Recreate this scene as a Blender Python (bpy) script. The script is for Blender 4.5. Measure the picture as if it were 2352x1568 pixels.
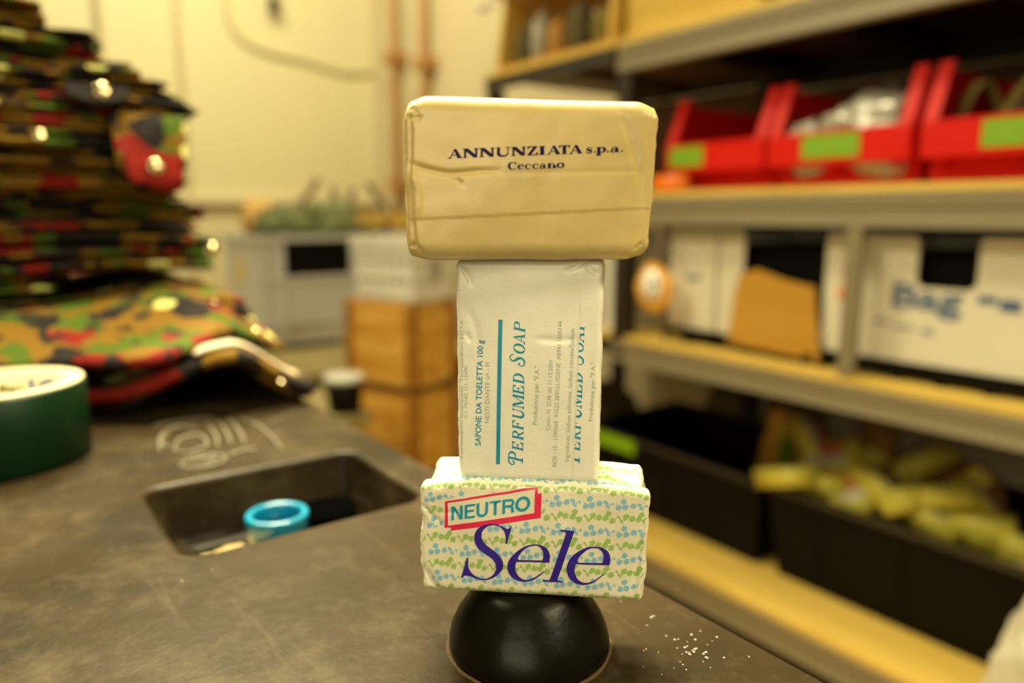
import bpy, bmesh, math, random
from mathutils import Vector, Matrix, noise
from mathutils.geometry import tessellate_polygon
for o in list(bpy.data.objects): bpy.data.objects.remove(o)
sc = bpy.context.scene
COL = sc.collection
R = math.radians

# ---------------- camera, world, lights, exposure ----------------
cd = bpy.data.cameras.new('camera'); cam = bpy.data.objects.new('camera', cd); COL.objects.link(cam)
cd.lens = 36*1700/2352; cd.sensor_width = 36; cd.clip_start = 0.02; cd.clip_end = 60
cam.location = (0, 0, 1.078); cam.rotation_euler = (R(90-9.8), 0, R(-36.2))
cd.dof.use_dof = True; cd.dof.focus_distance = 0.279; cd.dof.aperture_fstop = 4.0
sc.camera = cam
sc.view_settings.view_transform = 'Standard'; sc.view_settings.look = 'None'
sc.view_settings.exposure = 0.0; sc.view_settings.gamma = 1.0; sc.view_settings.use_curve_mapping = False
w = bpy.data.worlds.new('world'); sc.world = w; w.use_nodes = True
w.node_tree.nodes['Background'].inputs[0].default_value = (1, .88, .52, 1)
w.node_tree.nodes['Background'].inputs[1].default_value = 0.025
def lamp(name, loc, target, size, power, col=(1, .89, .53), spread=180):
    d = bpy.data.lights.new(name, 'AREA'); d.shape = 'RECTANGLE'; d.size, d.size_y = size
    d.energy = power; d.color = col; d.spread = R(spread)
    o = bpy.data.objects.new(name, d); COL.objects.link(o); o.location = loc
    o.rotation_euler = (Vector(target)-Vector(loc)).to_track_quat('-Z', 'Y').to_euler()
    return o
lamp('ceiling_lamp_key', (0.42, 0.72, 2.4), (0.17, 0.36, 0.95), (0.7, 0.2), 19, spread=80)
lamp('ceiling_lamp_mid', (0.40, 1.85, 2.75), (0.1, 0.5, 0.9), (0.5, 0.14), 26, spread=90)
lamp('ceiling_lamp_aisle', (0.85, -1.3, 2.5), (0.2, 0.3, 1.0), (1.1, 0.25), 12, spread=90)
lamp('soap_front_fill', (-0.68, -0.42, 1.34), (0.17, 0.22, 1.02), (0.8, 0.5), 8.0, (1, .88, .56))  # added soft fill for the soap fronts; no real lamp stands here
lamp('ceiling_lamp_back', (0.7, 2.7, 3.2), (1.2, 4.0, 1.4), (1.6, 0.4), 58)
lamp('ceiling_lamp_front', (-0.9, 1.5, 2.9), (1.4, 0.8, 0.85), (1.2, 0.4), 42)

# ---------------- helpers ----------------
def nm(name, vals=None):
    m = bpy.data.materials.new(name); m.use_nodes = True
    return m, m.node_tree.nodes, m.node_tree.links, m.node_tree.nodes['Principled BSDF']
def mat(name, col, rough=.5, metal=0., var=0.0, scale=20., bump=0., bscale=60., trans=0., coat=0., spec=.5, alpha=1.):
    m, N, L, b = nm(name)
    b.inputs['Base Color'].default_value = (*col, 1); b.inputs['Roughness'].default_value = rough
    b.inputs['Metallic'].default_value = metal; b.inputs['Coat Weight'].default_value = coat
    b.inputs['Specular IOR Level'].default_value = spec
    b.inputs['Transmission Weight'].default_value = trans
    b.inputs['Alpha'].default_value = alpha
    tc = N.new('ShaderNodeTexCoord')
    if var > 0:
        n = N.new('ShaderNodeTexNoise'); n.inputs['Scale'].default_value = scale; n.inputs['Detail'].default_value = 5
        L.new(tc.outputs['Object'], n.inputs['Vector'])
        mx = N.new('ShaderNodeMix'); mx.data_type = 'RGBA'
        mx.inputs['A'].default_value = (*[c*(1-var) for c in col], 1)
        mx.inputs['B'].default_value = (*[min(1, c*(1+var)) for c in col], 1)
        L.new(n.outputs['Fac'], mx.inputs['Factor']); L.new(mx.outputs['Result'], b.inputs['Base Color'])
    if bump > 0:
        n2 = N.new('ShaderNodeTexNoise'); n2.inputs['Scale'].default_value = bscale; n2.inputs['Detail'].default_value = 4
        L.new(tc.outputs['Object'], n2.inputs['Vector'])
        bp = N.new('ShaderNodeBump'); bp.inputs['Strength'].default_value = bump; bp.inputs['Distance'].default_value = .01
        L.new(n2.outputs['Fac'], bp.inputs['Height']); L.new(bp.outputs['Normal'], b.inputs['Normal'])
    return m
def wood_mat(name, c1, c2, scale=6, rough=.6):
    m, N, L, b = nm(name)
    tc = N.new('ShaderNodeTexCoord'); mp = N.new('ShaderNodeMapping'); mp.inputs['Scale'].default_value = (scale, scale*.12, scale)
    n = N.new('ShaderNodeTexNoise'); n.inputs['Scale'].default_value = 5; n.inputs['Detail'].default_value = 6; n.inputs['Distortion'].default_value = .6
    r = N.new('ShaderNodeValToRGB'); r.color_ramp.elements[0].position = .35; r.color_ramp.elements[0].color = (*c1, 1)
    r.color_ramp.elements[1].position = .68; r.color_ramp.elements[1].color = (*c2, 1)
    L.new(tc.outputs['Object'], mp.inputs['Vector']); L.new(mp.outputs['Vector'], n.inputs['Vector'])
    L.new(n.outputs['Fac'], r.inputs['Fac']); L.new(r.outputs['Color'], b.inputs['Base Color'])
    b.inputs['Roughness'].default_value = rough
    return m
def link(name, bm, mats, parent=None, smooth=False, loc=None, rotz=0):
    me = bpy.data.meshes.new(name); bm.normal_update(); bm.to_mesh(me); bm.free()
    for m in (mats if isinstance(mats, (list, tuple)) else [mats]): me.materials.append(m)
    if smooth:
        for p in me.polygons: p.use_smooth = True
    o = bpy.data.objects.new(name, me); COL.objects.link(o)
    if parent is not None: o.parent = parent
    if loc is not None: o.location = loc; o.rotation_euler = (0, 0, rotz)
    return o
def tag(o, label=None, cat=None, group=None, kind=None):
    if label: o['label'] = label
    if cat: o['category'] = cat
    if group: o['group'] = group
    if kind: o['kind'] = kind
    return o
def thing(name, label, cat, loc=(0, 0, 0), rotz=0, group=None):
    o = bpy.data.objects.new(name, None); COL.objects.link(o); o.location = loc; o.rotation_euler = (0, 0, rotz)
    return tag(o, label, cat, group)
def copy_tree(o, parent=None):
    c = o.copy(); COL.objects.link(c); c.parent = parent
    for ch in list(o.children): copy_tree(ch, c)
    return c
def bevel(bm, w, seg=2):
    bmesh.ops.bevel(bm, geom=[e for e in bm.edges if len(e.link_faces) == 2 and e.calc_face_angle(0) > .5], offset=w, segments=seg, affect='EDGES', profile=.5)
def box(bm, x0, x1, y0, y1, z0, z1, mi=0, M=None):
    vs = [bm.verts.new((x, y, z)) for x in (x0, x1) for y in (y0, y1) for z in (z0, z1)]
    if M is not None:
        for v in vs: v.co = M @ v.co
    fs = [(0, 1, 3, 2), (4, 6, 7, 5), (0, 4, 5, 1), (2, 3, 7, 6), (0, 2, 6, 4), (1, 5, 7, 3)]
    for f in fs:
        fc = bm.faces.new([vs[i] for i in f]); fc.material_index = mi
    return vs
def boxobj(name, x0, x1, y0, y1, z0, z1, m, parent=None, bev=0.0, seg=2, smooth=False):
    bm = bmesh.new(); box(bm, x0, x1, y0, y1, z0, z1)
    if bev: bevel(bm, bev, seg)
    return link(name, bm, m, parent, smooth)
def tube(bm, pts, r, n=8, cap=True, mi=0):
    pts = [Vector(p) for p in pts]; rings = []
    for i, p in enumerate(pts):
        t = (pts[min(i+1, len(pts)-1)]-pts[max(i-1, 0)]).normalized()
        a = t.cross(Vector((0, 0, 1)));
        if a.length < 1e-3: a = t.cross(Vector((1, 0, 0)))
        a.normalize(); b = t.cross(a)
        rr = r[i] if isinstance(r, (list, tuple)) else r
        rings.append([bm.verts.new(p+(a*math.cos(2*math.pi*k/n)+b*math.sin(2*math.pi*k/n))*rr) for k in range(n)])
    for i in range(len(rings)-1):
        for k in range(n):
            f = bm.faces.new((rings[i][k], rings[i][(k+1) % n], rings[i+1][(k+1) % n], rings[i+1][k])); f.material_index = mi; f.smooth = True
    if cap:
        bm.faces.new(rings[0][::-1]).material_index = mi; bm.faces.new(rings[-1]).material_index = mi
def lathe(bm, prof, n=64, c=(0, 0, 0), mi=0, sx=1., sy=1., close=False):
    rings = []
    for r, z in prof:
        if r < 1e-6: rings.append([bm.verts.new((c[0], c[1], c[2]+z))])
        else: rings.append([bm.verts.new((c[0]+r*sx*math.cos(2*math.pi*k/n), c[1]+r*sy*math.sin(2*math.pi*k/n), c[2]+z)) for k in range(n)])
    if close: rings.append(rings[0])
    for a, b in zip(rings, rings[1:]):
        for k in range(n):
            k2 = (k+1) % n
            if len(a) == 1 and len(b) == 1: continue
            if len(a) == 1: f = bm.faces.new((a[0], b[k2], b[k]))
            elif len(b) == 1: f = bm.faces.new((a[k], a[k2], b[0]))
            else: f = bm.faces.new((a[k], a[k2], b[k2], b[k]))
            f.material_index = mi; f.smooth = True
def prism(bm, poly, axis, a0, a1, mi=0):
    # poly: 2D outline; axis 'x','y','z' extrusion direction
    def P(u, v, a): return {'x': (a, u, v), 'y': (u, a, v), 'z': (u, v, a)}[axis]
    A = [bm.verts.new(P(u, v, a0)) for u, v in poly]; B = [bm.verts.new(P(u, v, a1)) for u, v in poly]
    n = len(poly)
    for i in range(n): bm.faces.new((A[i], A[(i+1) % n], B[(i+1) % n], B[i])).material_index = mi
    for t in tessellate_polygon([[Vector((u, v, 0)) for u, v in poly]]):
        bm.faces.new([A[i] for i in t]).material_index = mi; bm.faces.new([B[i] for i in t][::-1]).material_index = mi
    bmesh.ops.recalc_face_normals(bm, faces=bm.faces)
def fbm(p, s, o=3): return noise.fractal(Vector(p)*s, 1.0, 2.0, o)
def crumple(name, c, size, seed, m, amp=.35, sub=4, freq=2.2, parent=None, ridge=False, rotz=0, flat=False):
    # a crumpled cloth / bag lump: faceted, folded blob resting with its base at c.z
    bm = bmesh.new(); bmesh.ops.create_icosphere(bm, subdivisions=sub, radius=1)
    for v in bm.verts:
        p = v.co.copy(); q = p*freq+Vector((seed*3.1, seed*1.7, seed))
        d = noise.noise(q)*amp+noise.noise(q*2.3)*amp*.5
        if ridge: d += abs(noise.noise(q*3.1))*amp*.8
        v.co = p*(1+d)
        sx = max(-1, min(1, v.co.x)); v.co.x = math.copysign(abs(v.co.x)**.75, v.co.x); v.co.y = math.copysign(abs(v.co.y)**.75, v.co.y)
        if flat and v.co.z < -.55: v.co.z = -.55
        v.co = Vector((v.co.x*size[0], v.co.y*size[1], v.co.z*size[2]))
    zmin = min(v.co.z for v in bm.verts)
    for v in bm.verts: v.co.z -= zmin
    return link(name, bm, m, parent, True, loc=c, rotz=rotz)

# ---------------- materials ----------------
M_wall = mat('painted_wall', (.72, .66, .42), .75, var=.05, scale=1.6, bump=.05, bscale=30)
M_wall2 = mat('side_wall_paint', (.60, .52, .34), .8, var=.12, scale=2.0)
M_ceil = mat('ceiling_board', (.16, .14, .10), .9, var=.05)
M_floor = mat('concrete_floor', (.55, .38, .12), .55, var=.18, scale=4, bump=.05)
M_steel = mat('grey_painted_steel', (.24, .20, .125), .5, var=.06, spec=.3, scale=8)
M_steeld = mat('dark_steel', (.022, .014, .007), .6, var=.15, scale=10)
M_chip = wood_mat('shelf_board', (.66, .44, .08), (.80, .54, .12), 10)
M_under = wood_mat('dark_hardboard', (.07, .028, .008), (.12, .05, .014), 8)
M_red = mat('red_plastic', (.68, .010, .004), .5, var=.06, scale=9, spec=.2)
M_green = mat('green_label', (.20, .40, .01), .6, var=.05)
M_card = wood_mat('brown_cardboard', (.50, .25, .02), (.58, .30, .03), 3, .8)
M_white = mat('white_carton', (.74, .69, .55), .7, var=.06, scale=6)
M_black = mat('black_plastic', (.004, .003, .0015), .55, var=.2, scale=12, spec=.12)
M_grey = mat('grey_plastic_crate', (.68, .66, .66), .5, var=.05, scale=5)
M_crate = wood_mat('crate_wood', (.62, .29, .025), (.95, .56, .12), 6)
M_cratey = wood_mat('yellow_pine', (.66, .42, .06), (.82, .55, .11), 7)
M_cyan = mat('cyan_plastic', (.004, .19, .34), .25, coat=.3)
M_olive = mat('olive_canvas', (.16, .12, .03), .85, var=.4, scale=14, bump=.4, bscale=50)
M_leaf = mat('green_canvas', (.13, .15, .05), .7, var=.95, scale=26, bump=.5, bscale=40)
M_pipe = mat('copper_brown_pipe', (.40, .20, .06), .45, var=.12)
M_brass = mat('brass_snap', (.75, .62, .36), .22, metal=1.)
M_orange = mat('orange_plastic', (.95, .20, .01), .4)
M_clear = mat('cloudy_plastic_bag', (.44, .40, .32), .22, var=.25, scale=30, spec=.8)
M_pale = mat('translucent_white_plastic', (.82, .80, .72), .35, var=.12, scale=18)
M_yel = mat('yellow_packet', (.80, .72, .10), .35, var=.15, scale=25)
M_pink = mat('pink_print', (.75, .16, .08), .4)
M_blue = mat('faded_blue_print', (.07, .12, .24), .7)
M_brown = mat('brown_kraft', (.42, .20, .03), .8, var=.2)
M_ink = mat('dark_ink', (.010, .006, .060), .6, spec=.1)
M_navy = mat('navy_ink', (.028, .010, .27), .42)
M_teal = mat('teal_ink', (.0, .28, .45), .42)
M_tealb = mat('blue_teal_ink', (.0, .25, .42), .45)
M_gink = mat('grey_green_ink', (.33, .40, .30), .5)
M_redink = mat('red_ink', (.74, .012, .075), .42)
M_fg = mat('light_green_ink', (.30, .50, .10), .42)
M_fb = mat('light_blue_ink', (.20, .48, .68), .42)
M_tapeg = mat('green_tape', (.001, .017, .004), .4, var=.15, scale=10, spec=.25)
M_core = mat('tape_core_card', (.56, .49, .28), .7, var=.05)

def paper(name, col, rough, var=.05):
    m, N, L, b = nm(name)
    tc = N.new('ShaderNodeTexCoord')
    n = N.new('ShaderNodeTexNoise'); n.inputs['Scale'].default_value = 45; n.inputs['Detail'].default_value = 6
    r = N.new('ShaderNodeValToRGB'); r.color_ramp.elements[0].position = .3; r.color_ramp.elements[1].position = .75
    r.color_ramp.elements[0].color = (*[c*(1-var) for c in col], 1); r.color_ramp.elements[1].color = (*[min(1, c*(1+var)) for c in col], 1)
    L.new(tc.outputs['Object'], n.inputs['Vector']); L.new(n.outputs['Fac'], r.inputs['Fac']); L.new(r.outputs['Color'], b.inputs['Base Color'])
    n2 = N.new('ShaderNodeTexNoise'); n2.inputs['Scale'].default_value = 900; n2.inputs['Detail'].default_value = 3
    bp = N.new('ShaderNodeBump'); bp.inputs['Strength'].default_value = .12; bp.inputs['Distance'].default_value = .0005
    L.new(tc.outputs['Object'], n2.inputs['Vector']); L.new(n2.outputs['Fac'], bp.inputs['Height']); L.new(bp.outputs['Normal'], b.inputs['Normal'])
    b.inputs['Roughness'].default_value = rough; b.inputs['Coat Weight'].default_value = .25; b.inputs['Coat Roughness'].default_value = .3
    return m
M_pap1 = paper('yellowed_wrapper', (.57, .42, .155), .38, .09)
M_pap2 = paper('cream_wrapper', (.82, .78, .64), .36, .04)
M_pap3 = paper('printed_wrapper', (.76, .70, .50), .36, .04)

def camo_mat():
    m, N, L, b = nm('camouflage_cloth')
    tc = N.new('ShaderNodeTexCoord'); oi = N.new('ShaderNodeObjectInfo')
    mul = N.new('ShaderNodeMath'); mul.operation = 'MULTIPLY'; mul.inputs[1].default_value = 37.; L.new(oi.outputs['Random'], mul.inputs[0])
    prev = None
    base = (.135, .070, .005)
    layers = [((.05, .08, .005), 22, .54, 0.), ((.012, .009, .008), 24, .54, 11.), ((.16, .008, .004), 25, .59, 23.), ((.015, .011, .010), 40, .63, 31.)]
    for col, s, th, off in layers:
        n = N.new('ShaderNodeTexNoise'); n.noise_dimensions = '4D'; n.inputs['Scale'].default_value = s; n.inputs['Detail'].default_value = 1.5
        ad = N.new('ShaderNodeMath'); ad.operation = 'ADD'; ad.inputs[1].default_value = off
        L.new(mul.outputs[0], ad.inputs[0]); L.new(ad.outputs[0], n.inputs['W']); L.new(tc.outputs['Object'], n.inputs['Vector'])
        r = N.new('ShaderNodeValToRGB'); r.color_ramp.interpolation = 'CONSTANT'
        r.color_ramp.elements[0].color = (0, 0, 0, 1); r.color_ramp.elements[1].position = th; r.color_ramp.elements[1].color = (1, 1, 1, 1)
        L.new(n.outputs['Fac'], r.inputs['Fac'])
        mx = N.new('ShaderNodeMix'); mx.data_type = 'RGBA'; L.new(r.outputs['Color'], mx.inputs['Factor'])
        if prev is None: mx.inputs['A'].default_value = (*base, 1)
        else: L.new(prev, mx.inputs['A'])
        mx.inputs['B'].default_value = (*col, 1); prev = mx.outputs['Result']
    v = N.new('ShaderNodeTexVoronoi'); v.inputs['Scale'].default_value = 17; v.inputs['Randomness'].default_value = 1.0
    va = N.new('ShaderNodeVectorMath'); va.operation = 'ADD'; L.new(tc.outputs['Object'], va.inputs[0]); L.new(mul.outputs[0], va.inputs[1]); L.new(va.outputs[0], v.inputs['Vector'])
    r = N.new('ShaderNodeValToRGB'); r.color_ramp.interpolation = 'CONSTANT'; r.color_ramp.elements[0].color = (1, 1, 1, 1); r.color_ramp.elements[1].position = .185; r.color_ramp.elements[1].color = (0, 0, 0, 1)
    L.new(v.outputs['Distance'], r.inputs['Fac'])
    mx = N.new('ShaderNodeMix'); mx.data_type = 'RGBA'; L.new(r.outputs['Color'], mx.inputs['Factor']); L.new(prev, mx.inputs['A']); mx.inputs['B'].default_value = (.48, .46, .15, 1); prev = mx.outputs['Result']
    L.new(prev, b.inputs['Base Color']); b.inputs['Roughness'].default_value = .85; b.inputs['Specular IOR Level'].default_value = .15
    n2 = N.new('ShaderNodeTexNoise'); n2.inputs['Scale'].default_value = 35; n2.inputs['Detail'].default_value = 5
    bp = N.new('ShaderNodeBump'); bp.inputs['Strength'].default_value = .5; bp.inputs['Distance'].default_value = .01
    L.new(tc.outputs['Object'], n2.inputs['Vector']); L.new(n2.outputs['Fac'], bp.inputs['Height']); L.new(bp.outputs['Normal'], b.inputs['Normal'])
    return m
M_camo = camo_mat()

def table_mat():
    m, N, L, b = nm('worn_dark_plastic')
    tc = N.new('ShaderNodeTexCoord')
    def nz(scale, det, rough=.6, mapping=None):
        n = N.new('ShaderNodeTexNoise'); n.inputs['Scale'].default_value = scale; n.inputs['Detail'].default_value = det; n.inputs['Roughness'].default_value = rough
        if mapping:
            mp = N.new('ShaderNodeMapping'); mp.inputs['Scale'].default_value = mapping[0]; mp.inputs['Rotation'].default_value = (0, 0, mapping[1])
            L.new(tc.outputs['Object'], mp.inputs['Vector']); L.new(mp.outputs['Vector'], n.inputs['Vector'])
        else: L.new(tc.outputs['Object'], n.inputs['Vector'])
        return n
    def ramp(n, p0, p1, c0, c1):
        r = N.new('ShaderNodeValToRGB'); r.color_ramp.elements[0].position = p0; r.color_ramp.elements[1].position = p1
        r.color_ramp.elements[0].color = (*c0, 1); r.color_ramp.elements[1].color = (*c1, 1); L.new(n.outputs[0], r.inputs['Fac']); return r
    def mix(a, bcol, fac):
        mx = N.new('ShaderNodeMix'); mx.data_type = 'RGBA'
        if isinstance(a, tuple): mx.inputs['A'].default_value = (*a, 1)
        else: L.new(a, mx.inputs['A'])
        mx.inputs['B'].default_value = (*bcol, 1); L.new(fac, mx.inputs['Factor']); return mx.outputs['Result']
    base = ramp(nz(7, 4), .35, .7, (.012, .008, .003), (.034, .022, .009))
    c = base.outputs['Color']
    dust = ramp(nz(24, 9, .75), .50, .72, (0, 0, 0), (.30, .30, .30)); c = mix(c, (.13, .10, .055), dust.outputs['Color'])
    sm = ramp(nz(60, 6, .7, ((1, .12, 1), .9)), .58, .76, (0, 0, 0), (.28, .28, .28)); c = mix(c, (.12, .095, .055), sm.outputs['Color'])
    v = N.new('ShaderNodeTexVoronoi'); v.inputs['Scale'].default_value = 150; L.new(tc.outputs['Object'], v.inputs['Vector'])
    sp = ramp(v, .035, .07, (.8, .8, .8), (0, 0, 0))
    gate = ramp(nz(22, 3), .60, .66, (0, 0, 0), (1, 1, 1))
    mm = N.new('ShaderNodeMath'); mm.operation = 'MULTIPLY'; L.new(sp.outputs['Color'], mm.inputs[0]); L.new(gate.outputs['Color'], mm.inputs[1])
    c = mix(c, (.62, .54, .38), mm.outputs[0])
    L.new(c, b.inputs['Base Color'])
    b.inputs['Specular IOR Level'].default_value = .10
    rr = ramp(nz(11, 5), .3, .75, (.33,)*3, (.50,)*3); L.new(rr.outputs['Color'], b.inputs['Roughness'])
    bp = N.new('ShaderNodeBump'); bp.inputs['Strength'].default_value = .10; bp.inputs['Distance'].default_value = .002
    L.new(nz(160, 5).outputs[0], bp.inputs['Height']); L.new(bp.outputs['Normal'], b.inputs['Normal'])
    return m
M_table = table_mat()

# ---------------- room shell ----------------
def shell(name, *a):
    o = boxobj(name, *a); o['kind'] = 'structure'; return o
shell('floor', -4, 2.25, -3.5, 4.4, -.1, 0, M_floor)
shell('ceiling', -4, 2.25, -3.5, 4.4, 3.5, 3.6, M_ceil)
shell('wall_back', -4, 2.05, 4.2, 4.4, 0, 3.5, M_wall)
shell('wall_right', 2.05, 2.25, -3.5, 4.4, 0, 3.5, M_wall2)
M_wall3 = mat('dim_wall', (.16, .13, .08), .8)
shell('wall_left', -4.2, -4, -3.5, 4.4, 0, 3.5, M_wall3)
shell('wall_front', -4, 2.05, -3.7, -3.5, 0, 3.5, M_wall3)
shell('trim_1', .955, .985, 4.185, 4.2, 0, 3.5, mat('seam_trim', (.55, .46, .27), .6))
shell('trim_2', .595, .625, 4.18, 4.2, 0, 3.5, mat('seam_trim_dark', (.36, .29, .17), .6))
shell('trim_3', -4, 2.05, 4.15, 4.2, 1.13, 1.17, mat('rail_trim', (.74, .66, .46), .6))
# ---------------- pipes, cable on the walls ----------------
def pipe(y, zr, label):
    t = thing('wall_pipe', label, 'pipe', (0, 0, 0), 0, 'brown pipes on the far wall')
    bm = bmesh.new(); tube(bm, [(2.0, y, .0), (2.0, y, 3.5)], .021, 12); link('pipe_tube', bm, M_pipe, t)
    for z in zr:
        bm = bmesh.new(); box(bm, 1.965, 2.05, y-.06, y+.06, z-.028, z+.028); bevel(bm, .006); link('pipe_bracket', bm, M_pipe, t)
pipe(3.83, (1.92, 1.24), 'brown vertical pipe on the side wall, left of the two')
pipe(3.50, (1.84, 1.20), 'brown vertical pipe on the side wall, right of the two, nearer the shelving')
def bez(pts, n=8):
    out = []
    P = [Vector(p) for p in pts]
    for i in range(len(P)-1):
        p0 = P[max(i-1, 0)]; p1 = P[i]; p2 = P[i+1]; p3 = P[min(i+2, len(P)-1)]
        for k in range(n):
            t = k/n
            out.append(.5*((2*p1)+(p2-p0)*t+(2*p0-5*p1+4*p2-p3)*t*t+(3*p1-p0-3*p2+p3)*t**3))
    return out+[P[-1]]
bm = bmesh.new(); tube(bm, bez([(1.19, 4.18, 3.5), (1.20, 4.185, 2.6), (1.211, 4.18, 2.17), (1.23, 4.18, 2.06), (1.30, 4.18, 1.98), (1.437, 4.18, 1.937), (1.63, 4.18, 1.918), (1.84, 4.18, 1.882), (2.03, 4.18, 1.90)]), .009, 8)
tag(link('wall_cable', bm, mat('cable_sheath', (.62, .54, .34), .6)), 'thin beige cable curving across the far cream wall', 'cable')
bm = bmesh.new(); lathe(bm, [(0, 0), (.028, .01), (.03, .05), (.014, .09), (.010, .16), (0, .16)], 16, (1.455, 4.14, 2.13))
box(bm, 1.44, 1.47, 4.14, 4.2, 2.25, 2.275)
tag(link('wall_hook', bm, M_steeld, None), 'small dark hook on the far wall above the cable', 'hook')

# ---------------- shelving ----------------
def beam_profile(bm, x, y0, y1, z0, z1):
    prism(bm, [(x, z0), (x+.004, z0-.0), (x+.03, z0), (x+.03, z1), (x, z1), (x, z1-.004), (x-.0, z0+.5*(z1-z0)+.006), (x+.004, z0+.5*(z1-z0))], 'y', y0, y1)
def shelf_unit(name, label, y0, y1, levels, posts, ms, added_backs=None):
    t = thing(name, label, 'shelving', (1.35, y0, 0))
    off = Vector((-1.35, -y0, 0))
    def add(n, bm, m):
        for v in bm.verts: v.co += off
        return link(n, bm, m, t)
    for (zb0, zb1, x0) in levels:
        bm = bmesh.new(); beam_profile(bm, x0, y0+.002, y1-.002, zb0, zb1); add('front_beam', bm, ms[0])
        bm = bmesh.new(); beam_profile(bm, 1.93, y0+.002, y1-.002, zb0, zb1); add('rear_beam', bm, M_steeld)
        bm = bmesh.new(); box(bm, x0+.002, 1.955, y0+.003, y1-.003, zb1, zb1+.014); bevel(bm, .002, 1)
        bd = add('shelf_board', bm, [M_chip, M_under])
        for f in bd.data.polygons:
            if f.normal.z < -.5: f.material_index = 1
        n = max(1, int((y1-y0)/.3))
        for k in range(n):
            yy = y0+(k+.5)*(y1-y0)/n
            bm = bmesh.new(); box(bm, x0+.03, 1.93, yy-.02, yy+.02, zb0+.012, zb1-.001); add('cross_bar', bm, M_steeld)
    if added_backs:
        for zb0, zb1 in added_backs:
            bm = bmesh.new(); box(bm, 1.961, 1.966, y0+.003, y1-.003, zb0, zb1); add('back_or_added_panel', bm, M_under)  # added dark panel hiding the lit wall behind these levels
    for (px, py, z0, z1) in posts:
        bm = bmesh.new(); prism(bm, [(px, py-.022), (px+.04, py-.022), (px+.04, py-.016), (px+.006, py-.016), (px+.006, py+.022), (px, py+.022)], 'z', z0, z1)
        for z in [z0+.05+.075*k for k in range(int((z1-z0-.08)/.075))]: box(bm, px-.0015, px+.001, py-.006, py+.010, z, z+.03)
        add('upright', bm, ms[1])
    return t
LV = [(1.425, 1.487, 1.35), (1.053, 1.117, 1.35), (.697, .752, 1.35), (.130, .198, 1.35)]
shelf_unit('storage_shelving', 'grey steel storage shelving with boards, nearer unit holding red bins', -.30, 1.405, LV,
           [(1.352, -.27, 0, 2.3), (1.352, 1.378, .700, 1.42), (1.915, -.27, 0, 2.3), (1.915, 1.378, 0, 2.3)], (M_steel, M_steeld), [(.78, 1.05), (1.133, 1.42)])
bm = bmesh.new(); box(bm, -.002, .016, -.018, .012, .7675, 1.052); bevel(bm, .003, 1)
st = tag(link('support_strut', bm, M_steel, None, loc=(1.352, .757, 0)), 'grey steel strut between two shelf levels in front of the white cartons', 'strut')
LVB = [(1.455, 1.487, 1.35), (1.053, 1.085, 1.35), (.715, .752, 1.35), (.150, .198, 1.35)]
shelf_unit('storage_shelving', 'dark brown steel shelving unit behind the grey one, at the far end', 1.41, 1.99, LVB,
           [(1.355, 1.965, 0, 1.452), (1.915, 1.965, 0, 2.3)], (M_steeld, M_steeld), [(1.102, 1.452)])

# red stacking bins
def red_bin(y0, y1, label, lab, seed):
    t = thing('stacking_bin', label, 'bin', (1.40, y0, 1.132), 0, 'red stacking bins on the middle shelf')
    wd = y1-y0; bm = bmesh.new(); T = .0035
    # local: x depth 0..0.34, y 0..wd, z 0..0.2
    side = [(.042, 0), (.34, 0), (.34, .205), (.075, .205), (.045, .20), (.004, .118), (.0, .112), (.0, .048), (.042, .042)]
    for a, b_ in ((0.002, .002+T), (wd-.002-T, wd-.002)): prism(bm, side, 'y', a, b_)
    box(bm, .042, .34, .005, wd-.005, 0, T); box(bm, .337, .34, .005, wd-.005, 0, .205)
    box(bm, .042, .042+T, .006, wd-.006, 0, .044)
    box(bm, .002, .042, .006, wd-.006, .043, .047)
    link('bin_body', bm, M_red, t)
    bm = bmesh.new(); box(bm, -.003, .003, .0015, wd-.0015, .044, .108); bevel(bm, .0025, 2); link('front_lip', bm, M_red, t)
    for s in (0, 1):
        bm = bmesh.new(); yy = .0015 if s == 0 else wd-.0015-.024
        prism(bm, [(-.004, .100), (.002, .100), (.052, .206), (.066, .210), (.066, .216), (.045, .214)], 'y', yy, yy+.024); link('side_flange', bm, M_red, t)
    for yy in (.03, wd*.5, wd-.036):
        bm = bmesh.new(); prism(bm, [(-.002, .044), (.041, .044), (.041, .018)], 'y', yy, yy+.005); link('gusset', bm, M_red, t)
    bm = bmesh.new(); box(bm, -.0042, -.0030, lab[0]-y0, lab[1]-y0, .055, .101); lb = link('label_card', bm, M_green, t); lb['label'] = 'lime green label card'
    return t
red_bin(.996, 1.275, 'red stacking bin at the left end, beside the stack of soap bars, nearly empty', (1.16, 1.262), 1)
red_bin(.688, .988, 'red stacking bin in the middle of the row, heaped with clear plastic bags', (.784, .907), 2)
red_bin(.372, .672, 'red stacking bin at the right edge of the photo, holding olive straps', (.455, .571), 3)
crumple('plastic_bag', (1.50, .80, 1.140), (.085, .105, .075), 3, M_clear, .38, 4, 2.0, ridge=True)
tag(bpy.context.scene.objects['plastic_bag'], 'crumpled clear plastic bag heaped highest in the middle red bin', 'bag', 'plastic bags in the red bin')
o = crumple('plastic_bag', (1.455, .925, 1.140), (.04, .045, .055), 5, M_clear, .35, 4, 2.2, ridge=True)
tag(o, 'small crumpled clear bag at the left side of the middle red bin', 'bag', 'plastic bags in the red bin')
o = crumple('plastic_bag', (1.63, .83, 1.140), (.10, .10, .085), 8, M_clear, .35, 4, 2.2, ridge=True)
tag(o, 'cloudy plastic bag at the back of the middle red bin', 'bag', 'plastic bags in the red bin')
bm = bmesh.new(); box(bm, 1.55, 1.57, 1.01, 1.16, 1.137, 1.235); bevel(bm, .003)
tag(link('grey_card', bm, M_pale), 'pale strip of card standing inside the left red bin', 'card')
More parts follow.
